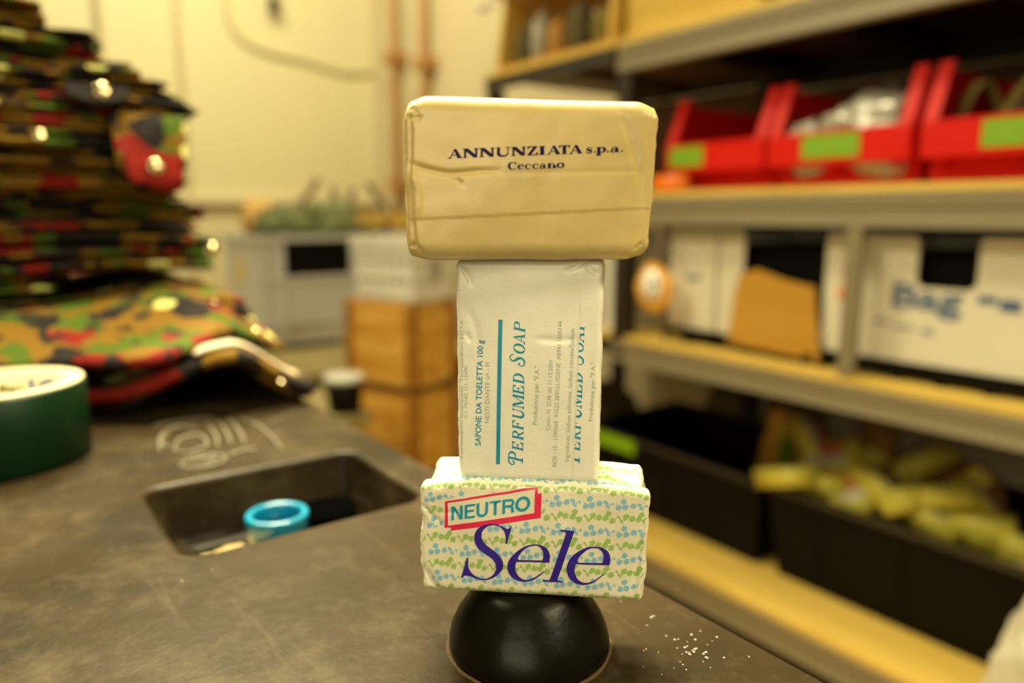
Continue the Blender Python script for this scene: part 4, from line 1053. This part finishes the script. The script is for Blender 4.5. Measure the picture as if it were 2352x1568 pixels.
def motif(cx, cy, mi, fn, rnd):
    if mi == 1:
        L = [(-.4, 1.7, 1.12), (-1.35, -.15, 1.15), (1.2, -1.05, 1.18), (6.3, .65, 1.12), (8.4, .0, 1.15)]
        LF = [(3.0, 1.1, 3.7, -.2, .45), (3.7, .3, 4.3, -.5, .3), (4.0, -.3, 5.2, -2.2, .5), (4.9, -.2, 6.0, -1.0, .4), (2.2, .2, 2.7, .1, .15)]
    else:
        L = [(.2, 1.55, 1.10), (-1.4, -1.25, 1.10), (1.05, -.85, 1.15), (3.75, .0, 1.12)]
        LF = [(5.3, 1.5, 6.9, -.6, .75), (6.0, -.3, 7.7, -2.0, .55), (7.4, .2, 7.8, -.9, .25), (8.3, .9, 8.9, -.6, .45), (-2.6, .5, -1.6, -.2, .15)]
    for dx, dy, r in L: petal_flower(cx+dx/1000, cy+dy/1000, r/1000, rnd.uniform(0, 6), mi, fn)
    for a_, b_, c_, d_, w_ in LF: leaf(cx+a_/1000, cy+b_/1000, cx+c_/1000, cy+d_/1000, w_/1000, mi, fn)
rnd = random.Random(3); HX = sp3.W/2
def fn_front(u_, v_):
    if abs(u_) > HX-.0006 or v_ < .0004 or v_ > sp3.H-.0003: return None
    if pt_in(u_, v_, FRAME) : return None
    return sp3.front(u_, v_, .00009)
def fn_top(u_, w_):
    if abs(u_) > HX-.001 or w_ < .0002 or w_ > sp3.D-.001: return None
    return sp3.top(u_, w_, .00009)
row = 0
for k in range(-1, 10):
    zz = .0012+k*.00556
    green = (k % 2 == 0)
    for c in range(-4, 5):
        cx = .0049+c*.0122+(.0 if green else .0056)+(-.00035*(k-4) if not green else -.0001*(k-4))
        motif(cx, zz, 1 if green else 2, fn_front, rnd)
for k in range(0, 5):
    ww = .0035+k*.00556; green = (k % 2 == 1)
    for c in range(-4, 5):
        motif(.0045+c*.0122+(.0 if green else -.006), ww, 1 if green else 2, fn_top, rnd)
wr3 = link('paper_wrapper', bmS, [M_pap3, M_fg, M_fb], root3, True)
# banner
bm = bmesh.new(); polyface(bm, [FRAME, WIN]); decal(bm, sp3, lambda x, y: (x, y), .00013, 'red_banner', M_redink, root3)
# NEUTRO letters (sheared sans)
bm = bmesh.new()
def nm_(x, y):   # crop units -> metres on the face
    u_ = (x-265)/1770; bx = -31.17+u_*30.85; bz = 30.37+u_*5.88; hz = y/310*(5.69+u_*(-.12)); return ((bx+.08*y/310)/1000, (bz+hz)/1000)
def NP(L): polyface(bm, [[nm_(x, y) for x, y in L]])
def rib(pts, w_, fn, bm_, wf=None, closed=False):
    P = [Vector((x, y, 0)) for x, y in pts]; n = len(P); A_ = []; B_ = []
    for i in range(n):
        t_ = (P[(i+1) % n]-P[i-1]) if closed else (P[min(i+1, n-1)]-P[max(i-1, 0)])
        t_.normalize(); nn = Vector((-t_.y, t_.x, 0)); h = (wf(t_, i/(n-1)) if wf else w_)*.5
        a = P[i]+nn*h; b = P[i]-nn*h; A_.append(bm_.verts.new((*fn(a.x, a.y), 0))); B_.append(bm_.verts.new((*fn(b.x, b.y), 0)))
    rng = range(n) if closed else range(n-1)
    for i in rng:
        j_ = (i+1) % n
        f = bm_.faces.new((B_[i], B_[j_], A_[j_], A_[i])); f.normal_update()
        if f.normal.z < 0: f.normal_flip()
def arc(cx, cy, rx, ry, a0, a1, n=14): return [(cx+rx*math.cos(R(a0+(a1-a0)*k/n)), cy+ry*math.sin(R(a0+(a1-a0)*k/n))) for k in range(n+1)]
NP([(265, 0), (265, 310), (335, 310), (465, 95), (465, 310), (525, 310), (525, 0), (458, 0), (325, 220), (325, 0)])
NP([(570, 0), (570, 310), (805, 310), (805, 262), (630, 262), (630, 185), (782, 185), (782, 137), (630, 137), (630, 48), (803, 48), (803, 0)])
rib([(870, 310), (870, 110)]+arc(968, 110, 98, 92, 180, 360)+[(1070, 310)], 60, nm_, bm)
NP([(1135, 310), (1385, 310), (1385, 262), (1290, 262), (1290, 0), (1228, 0), (1228, 262), (1135, 262)])
NP([(1420, 0), (1420, 310), (1478, 310), (1478, 0)])
rib([(1470, 284), (1590, 284)]+arc(1590, 218, 66, 66, 90, -90)+[(1470, 152)], 52, nm_, bm)
rib([(1560, 155), (1615, 140), (1640, 100), (1645, 40), (1652, 0)], 58, nm_, bm)
rib(arc(1870, 155, 133, 135, 0, 360, 40)[:-1], 62, nm_, bm, closed=True)
decal(bm, sp3, lambda x, y: (x, y), .00015, 'teal_lettering', M_teal, root3)
# big word
G_S = [(-7.35,29.58),(-7.87,27.27),(-8.65,24.48),(-9.18,22.43),(-9.87,22.21),(-9.7,23.69),(-9.78,25.71),(-10.3,27.33),(-11.25,28.47),(-12.64,29.31),(-14.56,29.58),(-16.31,29.13),(-17.71,28.14),(-18.77,26.89),(-19.22,25.39),(-19.14,23.92),(-18.45,22.3),(-17.05,20.9),(-15.13,19.52),(-13.56,18.4),(-12.16,16.91),(-11.2,15.48),(-10.76,13.83),(-10.85,12.15),(-11.47,10.62),(-12.71,9.05),(-14.12,7.84),(-15.89,6.88),(-17.84,6.3),(-19.62,6.19),(-21.39,6.55),(-23.16,7.2),(-24.76,7.67),(-25.83,7.7),(-26.54,7.37),(-26.91,6.69),(-27.62,6.64),(-26.88,9.14),(-25.95,12.39),(-25.3,15.04),(-24.5,15.28),(-24.7,13.58),(-24.63,11.9),(-24.11,10.24),(-23.15,8.8),(-21.74,7.66),(-19.97,6.92),(-18.2,6.84),(-16.78,7.21),(-15.18,8.34),(-14.12,9.71),(-13.58,11.43),(-13.66,13.1),(-14.27,14.56),(-15.32,15.8),(-16.9,16.82),(-18.65,17.93),(-20.23,19.15),(-21.28,20.48),(-21.88,21.93),(-22.1,23.58),(-21.85,25.44),(-21.13,27.04),(-19.98,28.39),(-18.4,29.38),(-16.65,29.93),(-14.91,30.17),(-13.16,30.02),(-11.77,29.54),(-10.38,28.97),(-9.34,28.48),(-8.65,28.51),(-8.04,29.0),(-7.69,29.57)]
G_e1 = [(7.18,15.05),(7.34,16.9),(7.24,18.74),(6.71,20.18),(5.66,21.4),(4.11,22.14),(2.21,22.5),(.6,22.35),(-1.01,21.95),(-3.09,20.92),(-5.0,19.53),(-6.56,17.96),(-7.96,16.22),(-8.83,14.31),(-9.1,12.43),(-8.84,10.58),(-7.96,8.77),(-6.38,7.37),(-4.45,6.55),(-2.17,6.41),(-0.08,6.91),(1.07,7.35),(2.29,8.17),(4.02,9.67),(5.4,11.15),(5.13,11.41),(3.67,10.12),(1.94,8.78),(0.2,7.80),(-0.95,7.40),(-2.7,7.31),(-4.1,8.07),(-5.16,9.31),(-5.86,10.76),(-6.03,12.43),(-5.77,14.3),(-5.51,14.87)]
G_h1 = [(-4.99,16.39),(-4.12,18.1),(-2.74,19.84),(-1.01,21.22),(0.72,21.77),(2.38,21.96),(3.6,21.29),(4.47,20.05),(4.91,18.42),(4.83,16.94),(4.5,15.82),(-4.64,15.66)]
G_l = [(11.34,29.03),(16.46,28.81),(10.45,8.2),(10.71,7.62),(12.53,7.49),(12.45,6.93),(4.56,6.91),(4.76,7.58),(7.07,7.62),(7.59,8.12),(13.29,27.47),(13.06,28.09),(11.09,28.44)]
G_e2 = [(30.03,15.27),(30.23,18.02),(29.85,19.64),(29.06,21.05),(27.52,22.15),(25.81,22.69),(24.12,22.74),(22.08,22.49),(19.88,21.64),(17.86,20.25),(16.17,18.69),(14.83,16.78),(14.08,14.71),(13.84,12.85),(14.22,10.66),(15.1,8.86),(16.67,7.47),(18.58,6.75),(20.81,6.61),(23.03,7.21),(25.07,8.44),(26.91,10.12),(28.16,11.4),(27.82,11.56),(26.56,10.38),(24.88,8.99),(23.02,7.95),(21.31,7.57),(19.76,7.75),(18.37,8.68),(17.49,10.11),(16.95,11.93),(16.93,13.4),(17.25,14.89),(17.42,15.18)]
G_h2 = [(17.91,16.77),(18.74,18.47),(20.08,20.0),(21.76,21.47),(23.62,22.06),(25.32,22.03),(26.69,21.1),(27.48,19.69),(27.68,18.24),(27.3,16.12),(18.18,15.87)]
bm = bmesh.new()
polyface(bm, [sm_closed(mmL(G_S))]); polyface(bm, [sm_closed(mmL(G_e1)), sm_closed(mmL(G_h1))]); polyface(bm, [mmL(G_l)]); polyface(bm, [sm_closed(mmL(G_e2)), sm_closed(mmL(G_h2))])
decal(bm, sp3, lambda x, y: (x, y), .00018, 'navy_lettering', M_navy, root3, .0012)

# ---- middle bar (standing) ----
def dfM(p, s):
    x, y, z = p; hx = s.W/2; f = 1-sst(0, .010, y); d = Vector((0, 0, 0))
    d.x += (x/hx)*(.0006*(z/s.H) if x > 0 else 0)
    d.y += -.0010*(1-(x/hx)**2)*math.sin(math.pi*z/s.H)*f
    d.y += f*(.00045*noise.noise((x*60, z*26, 13))+.00010*noise.noise((x*170, z*120, 5)))
    for c in ([(-.0265, .084), (-.0225, .0795), (-.021, .076)], [(.0235, .086), (.019, .0835), (.014, .0815)], [(.0205, .0855), (.0225, .082), (.026, .080)]):
        d.y += f*crease(x, z, c, .0006, .0008, .5)
    d.y += f*crease(x, z, [(.0026, .0565), (.010, .0560), (.0175, .0565)], .00035, .0014, .5)
    d.y += f*crease(x, z, [(-.0225, .068), (-.0195, .060), (-.018, .050)], .0003, .0016, .4)
    d.y += f*crease(x, z, [(-.0235, .058), (-.0215, .0545)], .0004, .0007, .4)
    # overlapping seam at right
    sx = lin(z, [(0, .0175), (.0855, .0193)])
    d.y += f*(.00028 if x < sx else -.00010)*sst(sx-.0004, sx+.0001, x)*0
    d.y -= f*.00016*sst(sx-.0002, sx+.0001, x)
    d.x += endfold(p, s, 1, .0004, 22)-endfold(p, s, -1, .0004, 26)
    tp = sst(s.H-.006, s.H, z)+1-sst(0, .006, z)
    d.z += .0003*noise.noise((x*120, y*120, 2))*tp
    kc = sst(hx-.006, hx, abs(x)); d.z -= .0004*kc*sst(s.H-.004, s.H, z)
    return d
sp2 = Soap(.0545, .028, .0858, (.0020, .0028, .0030), dfM)
root2 = soap_root('soap_bar', 'cream wrapped soap bar standing upright in the middle of the tower, perfumed soap in teal', (.1663, .2171, .9296+.0462), -42.9)
link('paper_wrapper', sp2.mesh(), M_pap2, root2, True)
V2 = lambda a, b: (a/1000, b/1000)
bm = bmesh.new(); polyface(bm, [mmL([(-12.16, 6.58), (-10.70, 6.64), (-9.49, 63.18), (-11.02, 63.15)])]); decal(bm, sp2, lambda x, y: (x, y), .0001, 'teal_bar', M_tealb, root2)
def small(txt, p0, p1, hpt, name, bold=0.00, clip=None, m=None):
    # text running from p0 to p1 (mm) along its baseline; cap height set by the distance to hpt
    bm = word(txt, 1.0, None, None, None, bold=bold)
    X0 = min(v.co.x for v in bm.verts); X1 = max(v.co.x for v in bm.verts); L_ = Vector(p1)-Vector(p0); ln = L_.length; dr = L_/ln; nn = Vector((-dr.y, dr.x))
    hh = (Vector(hpt)-Vector(p0)).length/.73
    for v in bm.verts:
        q = Vector(p0)+dr*((v.co.x-X0)/(X1-X0)*ln)+nn*(v.co.y*hh); v.co = Vector((q.x/1000, q.y/1000, 0))
    return decal(bm, sp2, lambda x, y: (x, y), .0001, name, m or M_gink, root2, .0020)
small('SAPONE DA TOELETTA 100 g', (-18.17, 13.73), (-16.87, 55.27), (-20.47, 13.82), 'teal_lettering', .012, m=M_tealb)
small('NESTI DANTE srl - FI', (-14.72, 23.08), (-14.34, 46.79), (-16.49, 23.02), 'grey_lettering')
small('C.I. 74160, C.I. 12490', (-23.2, 24.69), (-22.9, 45.07), (-24.7, 24.64), 'grey_lettering')
small('Tetrasodium etidronate. Tetrasodium EDTA.', (-25.2, 8.0), (-24.5, 63.3), (-26.4, 8), 'grey_lettering')
small('Produzione per "F.A."', (3.66, 23.0), (4.51, 45.89), (1.76, 22.93), 'grey_lettering')
small('Contr. N. 2538 del 11.12.2001', (8.5, 20.93), (9.4, 48.01), (6.9, 20.88), 'grey_lettering')
small('8620 - 15 - 1390568  A3523 269/U.I./IGIENE  A8941 1500144', (11.14, 6.3), (12.66, 62.89), (9.46, 6.23), 'grey_lettering')
small('Ingredients: Sodium tallowate, Sodium cocoate/Sodium', (15.9, 8.78), (17.2, 60.2), (14.2, 8.71), 'grey_lettering')
small('Produzione per "F.A."', (24.5, 25.07), (25.1, 47.54), (22.9, 25.01), 'grey_lettering')
# italic serif capitals
SL = .20; GW = 1.0
def glyph(ch, bm, fn):
    # unit box: x 0..1 advance, y 0..1 cap height ; thick strokes .17, hairlines .05
    TH, HL = .20, .065; G = GW
    def st(x0, y0, x1, y1, w_=TH):
        w_ *= G; polyface(bm, [[fn(*q) for q in ((x0-w_/2, y0), (x0+w_/2, y0), (x1+w_/2, y1), (x1-w_/2, y1))]])
    def hl(x0, x1, y, w_=HL):
        w_ *= (G+1)*.5; polyface(bm, [[fn(*q) for q in ((x0, y-w_/2), (x1, y-w_/2), (x1, y+w_/2), (x0, y+w_/2))]])
    def serif(x, y, w_=.34):
        s_ = 1 if y < .5 else -1
        polyface(bm, [[fn(*q) for q in ((x-w_/2, y), (x+w_/2, y), (x+w_/2, y+s_*.04), (x+.10, y+s_*.10), (x-.10, y+s_*.10), (x-w_/2, y+s_*.04))]])
    def tick(x, y0, y1, dx): polyface(bm, [[fn(*q) for q in ((x, y0), (x+.045, y0), (x+.045+dx*.2, y1), (x+dx, y0+(y1-y0)*.15))]])
    def bowl(pts, mn=.06, mx=.20): rib(pts, 0, fn, bm, wf=lambda t_, s_: mn+(mx-mn)*abs(t_.y)**1.5)
    if ch in 'EFPRDBL': st(.24, 0, .24, 1); serif(.24, 0); serif(.24, 1)
    if ch in 'EF':
        hl(.24, .84, .965); polyface(bm, [[fn(*q) for q in ((.86, 1.0), (.80, 1.0), (.62, .95), (.80, .72), (.84, .72))]])
        hl(.24, .62, .52); polyface(bm, [[fn(*q) for q in ((.64, .68), (.60, .68), (.50, .52), (.60, .36), (.64, .36))]])
        if ch == 'E': hl(.24, .88, .035); polyface(bm, [[fn(*q) for q in ((.92, .32), (.88, .32), (.64, .04), (.88, 0), (.90, 0))]])
    if ch in 'PR': bowl([(.24, .965), (.52, .965)]+arc(.52, .735, .27, .23, 90, -90)+[(.24, .505)])
    if ch == 'R': rib([(.46, .50), (.60, .34), (.74, .12), (.95, .0)], 0, fn, bm, wf=lambda t_, s_: .20-.10*s_)
    if ch == 'D': bowl([(.24, .965), (.44, .965)]+arc(.44, .5, .42, .465, 90, -90, 20)+[(.24, .035)])
    if ch == 'O': rib(arc(.5, .5, .39, .47, 0, 360, 40)[:-1], 0, fn, bm, wf=lambda t_, s_: .06+.16*abs(t_.y)**1.5, closed=True)
    if ch == 'U':
        serif(.20, 1); serif(.86, 1, .28)
        rib([(.20, 1), (.20, .34)], .19, fn, bm); rib([(.20, .36)]+arc(.52, .34, .32, .31, 180, 360, 18)+[(.85, .36)], 0, fn, bm, wf=lambda t_, s_: .19*(1-s_)**.8+.065); rib([(.85, .34), (.86, 1)], .065, fn, bm)
    if ch == 'M': 
        serif(.12, 0, .26); serif(.88, 0, .30); serif(.12, 1, .2); serif(.86, 1, .2)
        st(.12, 0, .12, 1, .055); polyface(bm, [[fn(*q) for q in ((.10, 1), (.26, 1), (.56, .12), (.48, 0), (.44, 0))]]); st(.48, .02, .84, 1, .05); st(.87, 0, .87, 1, .15)
    if ch == 'N': serif(.16, 0, .3); serif(.14, 1, .26); serif(.86, 1, .3); st(.16, 0, .16, 1, .10); polyface(bm, [[fn(*q) for q in ((.0, 1), (.35, 1), (.92, .14), (.92, 0), (.70, 0))]]); st(.86, 0, .86, 1, .10)
    if ch == 'A':
        serif(.13, 0, .30); serif(.84, 0, .38); st(.13, 0, .50, 1, .065); polyface(bm, [[fn(*q) for q in ((.50-.08*G, 1), (.50+.07*G, 1), (.84+.13*G, 0), (.84-.12*G, 0))]]); hl(.28, .72, .33)
    if ch == 'T': st(.5, 0, .5, 1, .22); serif(.5, 0, .44); hl(.05, .95, .955, .08); polyface(bm, [[fn(*q) for q in ((.03, 1), (.12, 1), (.22, .93), (.10, .72), (.03, .72))]]); polyface(bm, [[fn(*q) for q in ((.97, 1), (.88, 1), (.78, .93), (.90, .72), (.97, .72))]])
    if ch == 'Z': hl(.10, .88, .955, .09); hl(.06, .92, .045, .09); polyface(bm, [[fn(*q) for q in ((.60, .95), (.90, .95), (.36, .05), (.06, .05))]]); polyface(bm, [[fn(*q) for q in ((.08, 1), (.16, 1), (.26, .92), (.14, .68), (.08, .68))]]); polyface(bm, [[fn(*q) for q in ((.94, 0), (.86, 0), (.74, .08), (.88, .36), (.94, .36))]])
    if ch == 'I': st(.5, 0, .5, 1, .42); serif(.5, 0, .98); serif(.5, 1, .98)
    if ch == '.': rib(arc(.5, .12, .16, .06, 0, 360, 14)[:-1], .13, fn, bm, closed=True)
    if ch == 'C': rib(arc(.54, .5, .38, .45, 42, 318, 30), 0, fn, bm, wf=lambda t_, s_: .07+.20*abs(t_.y)**1.3*(1 if .2 < s_ < .8 else .25)); polyface(bm, [[fn(*q) for q in ((.90, 1), (.84, 1), (.76, .84), (.84, .62), (.90, .62))]])
    if ch in 'ce':
        rib(arc(.5, .34, .36, .31, 35 if ch == 'c' else 0, 318, 26), 0, fn, bm, wf=lambda t_, s_: .07+.22*abs(t_.y)**1.3*(1 if .15 < s_ < .85 else .5))
        if ch == 'e': hl(.2, .90, .36, .06)
        else: rib(arc(.78, .50, .05, .05, 0, 360, 12)[:-1], .10, fn, bm, closed=True)
    if ch == 'o': rib(arc(.5, .34, .36, .31, 0, 360, 30)[:-1], 0, fn, bm, wf=lambda t_, s_: .07+.24*abs(t_.y)**1.3, closed=True)
    if ch == 'a': st(.66, .05, .66, .50, .24); rib(arc(.46, .48, .22, .16, 10, 165, 14), .075, fn, bm); rib(arc(.24, .47, .05, .04, 0, 360, 10)[:-1], .09, fn, bm, closed=True); rib(arc(.36, .18, .22, .15, 60, 330, 20), 0, fn, bm, wf=lambda t_, s_: .06+.14*abs(t_.y)); hl(.4, .64, .34, .06); rib([(.66, .12), (.76, .03), (.92, .06)], .07, fn, bm)
    if ch == 'n': st(.24, 0, .24, .64, .24); st(.76, 0, .76, .42, .24); rib(arc(.52, .42, .24, .20, 0, 160, 14), .09, fn, bm); hl(.02, .44, .04, .08); hl(.56, 1.0, .04, .08); hl(.04, .30, .61, .07)
    if ch == 'p': st(.26, -.30, .26, .66, .24); rib(arc(.52, .34, .30, .29, 125, -125, 22), 0, fn, bm, wf=lambda t_, s_: .07+.20*abs(t_.y)**1.3); hl(.02, .52, -.27, .08); hl(.02, .3, .62, .07)
    if ch == 's': rib([(.82, .56), (.66, .645), (.42, .655), (.24, .57), (.22, .45), (.42, .36), (.66, .28), (.78, .18), (.72, .06), (.5, .0), (.28, .03), (.14, .14)], 0, fn, bm, wf=lambda t_, s_: .07+.20*math.exp(-((s_-.52)/.22)**2)); polyface(bm, [[fn(*q) for q in ((.80, .64), (.86, .64), (.86, .46), (.80, .46), (.74, .56))]]); polyface(bm, [[fn(*q) for q in ((.10, .02), (.16, .02), (.24, .10), (.16, .22), (.10, .22))]])
    if ch == 'P!': # swash P
        rib([(.36, 0), (.44, .97)], .15, fn, bm); serif(.36, 0, .40)
        rib([(.42, .99), (.62, .99)]+arc(.62, .76, .25, .23, 90, -90)+[(.42, .53)], 0, fn, bm, wf=lambda t_, s_: .07+.09*abs(t_.y)**1.4)
        rib(bez2([(.50, .985), (.30, 1.0), (.08, .96), (-.05, .82), (-.02, .66), (.10, .60), (.20, .68), (.18, .78)]), 0, fn, bm, wf=lambda t_, s_: .10-.03*s_)
    if ch == 'S!':
        rib(bez2([(.92, .90), (.96, .78), (.86, .93), (.66, 1.0), (.46, .93), (.38, .78), (.50, .60), (.66, .44), (.72, .26), (.60, .07), (.36, .0), (.12, .07), (.04, .24), (.14, .40), (.28, .34)]), 0, fn, bm, wf=lambda t_, s_: .07+.13*math.exp(-((s_-.50)/.16)**2)+.03*(s_ > .93))
def bez2(L): return [(p.x, p.y) for p in bez([(x, y, 0) for x, y in L], 5)]
def perf(bm, b0, b1, cap):
    # b0,b1: baseline ends (mm) matched to image y 1063 .. 729 ; letters by their spans
    ys = [('P!', 1063.4, 1029, 1.30), ('E', 1031, 1006, 1), ('R', 1005.4, 980, 1), ('F', 981, 956, 1), ('U', 955.5, 931, 1), ('M', 931, 897, 1), ('E', 899, 874, 1), ('D', 875, 848, 1), ('S!', 834, 806, 1.30), ('O', 806.5, 782, 1), ('A', 783, 759.5, 1), ('P', 758.5, 731, 1)]
    bv0, bv1 = Vector(b0), Vector(b1)
    for ch, ya, yb, hs in ys:
        ta = (1063-ya)/334; tb = (1063-yb)/334
        def fn(x, y, ta=ta, tb=tb, hs=hs):
            w_ = (tb-ta)*56.7; al = (ta*56.7+x*w_*.92+(y-.15)*cap*SL*(1 if hs == 1 else .8)); q = bv0+(bv1-bv0).normalized()*al
            dr = (bv1-bv0).normalized(); nn = Vector((-dr.y, dr.x)); q = q+nn*(y*cap*hs); return (q.x/1000, q.y/1000)
        glyph(ch, bm, fn)
bm = bmesh.new(); perf(bm, (-1.74, 6.65), (-.86, 63.32), 4.25)
decal(bm, sp2, lambda x, y: (x, y), .0001, 'teal_lettering', M_tealb, root2, .0012)
bm = bmesh.new(); perf(bm, (20.0, 7.6), (20.75, 63.9), 4.25)
decal(bm, sp2, lambda x, y: (x, y), .0001, 'cut_teal_lettering', M_tealb, root2, .0007, clip=lambda c: c.x > lin(c.y, [(0, .0177), (.0855, .0195)]))

GW = 1.30
# ---- top bar (blank back with printed address) ----
def dfT(p, s):
    x, y, z = p; hx = s.W/2; f = 1-sst(0, .012, y); d = Vector((0, 0, 0))
    # outline: lower right corner pulled in, left side nearly upright
    d.x -= .0028*(1-z/s.H)*sst(0, hx, x); d.x += .0008*math.sin(math.pi*z/s.H)*(-1 if x < 0 else .6)*sst(.3*hx, hx, abs(x))
    d.z += -.0012*sst(-hx, hx, x)*sst(.5*s.H, s.H, z)+.0010*(1-sst(-hx, hx*.2, x))*sst(.5*s.H, s.H, z)*.4
    d.y += -.0012*(1-(x/hx)**2)*math.sin(math.pi*z/s.H)*f
    d.y += f*(.00050*noise.noise((x*38, z*38, 31))+.00014*noise.noise((x*150, z*150, 5)))
    # corners pinched inwards at the top
    kc = sst(hx-.008, hx, abs(x)); d.z -= .0022*kc*sst(s.H-.010, s.H, z)*1.0; d.z += .0016*kc*(1-sst(0, .008, z))
    # left and right folded end strips: step of the paper edge
    xl = lin(z, [(0, -.0395), (.0146, -.0400), (.031, -.0402), (.044, -.0400), (.055, -.0412)])
    d.y += f*.00085*(1-sst(xl-.0006, xl+.0004, x))
    xr = lin(z, [(0, .0372), (.016, .0392), (.030, .0385), (.055, .0405)])
    d.y += f*.0006*sst(xr-.0004, xr+.0008, x)
    d.y -= f*crease(x, z, [(-.0385, .0148), (-.0385, .024), (-.0405, .030)], .0005, .0007)
    d.y -= f*crease(x, z, [(-.0402, .0135), (-.0405, .024), (-.0400, .0300)], .0004, .0006)
    # horizontal crease
    d.y += f*crease(x, z, [(-.0405, .0330), (-.0375, .0318), (-.0330, .0306), (-.0285, .0298), (-.0240, .0300), (-.0195, .0305), (-.012, .0308)], .00085, .00085, .55)
    d.y += f*crease(x, z, [(-.013, .0300), (.005, .0302), (.0215, .0305), (.0345, .0308), (.0375, .0303)], .00016, .0010, .6)
    # lower seam of the overlap: paper edge stepping in
    zs = lin(x, [(-.0435, .0143), (-.033, .0146), (.0, .0161), (.036, .0178), (.044, .0180)])
    d.y += f*.00032*(1-sst(zs-.00030, zs+.00025, z))
    # diagonal fold at right
    d.y += f*crease(x, z, [(.0305, .0525), (.0315, .0480), (.0335, .0435), (.0360, .0360), (.0378, .0300), (.0395, .0200)], .0004, .0018, .7)
    for c in ([(-.0425, .0490), (-.0395, .0480), (-.0370, .0475)], [(-.0410, .0525), (-.0385, .0490)], [(-.0415, .0060), (-.0385, .0035), (-.0365, .0010)], [(-.0425, .004), (-.0400, .006)], [(.0405, .006), (.0385, .003)], [(-.0265, .0285), (-.0240, .0260)]):
        d.y += f*crease(x, z, c, .0006, .0007, .5)
    d.x += endfold(p, s, 1, .0008, 42)-endfold(p, s, -1, .0008, 46)
    bt = 1-sst(0, .008, z); d.z += bt*.0004*noise.noise((x*60, y*60, 12))
    return d
sp1 = Soap(.0868, .032, .0552, (.0016, .0055, .0062), dfT)
root1 = soap_root('soap_bar', 'yellowed plain-wrapped soap bar lying across the top of the tower, small navy address print', (.1588, .2047, 1.0619), -34.2)
link('paper_wrapper', sp1.mesh(), M_pap1, root1, True)
bm = bmesh.new()
bx0, bz0, bx1, bz1 = -28.51, 34.42, 16.81, 36.47   # A(130) .. last A(3400) in crop units
def line(L, x_of, base, cap, slant=0):
    for ch, a, b in L:
        def fn(x, y, a=a, b=b):
            cx = a+(b-a)*x; u_, v_ = x_of(cx); return (u_/1000, (v_+y*cap)/1000)
        glyph(ch, bm, fn)
X_of = lambda c: (bx0+(c-130)/(3400-130)*(bx1-bx0), bz0+(c-130)/(3400-130)*(bz1-bz0))
o_ = 2245
line([('A', 130, 455), ('N', 470, 850), ('N', 868, 1240), ('U', 1262, 1615), ('N', 1640, 2000), ('Z', 2015, 2310), ('I', o_+65, o_+245), ('A', o_+280, o_+605), ('T', o_+560, o_+860), ('A', o_+835, o_+1160), ('s', o_+1235, o_+1440), ('.', o_+1440, o_+1525), ('p', o_+1510, o_+1770), ('.', o_+1760, o_+1845), ('a', o_+1860, o_+2110), ('.', o_+2115, o_+2200)], X_of, 0, 3.02)
X_of2 = lambda c: (-8.75+(c-1560)/(2955-1560)*19.4, 30.75+(c-1560)/(2955-1560)*.78)
line([('C', 1555, 1790), ('e', 1800, 1970), ('c', 1980, 2150), ('c', 2160, 2330), ('a', o_+85, o_+275), ('n', o_+285, o_+515), ('o', o_+520, o_+715)], X_of2, 0, 2.55)
bmesh.ops.scale(bm, vec=(1, 1, 1), verts=bm.verts)
decal(bm, sp1, lambda x, y: (x, y), .00013, 'navy_lettering', M_ink, root1, .0010)
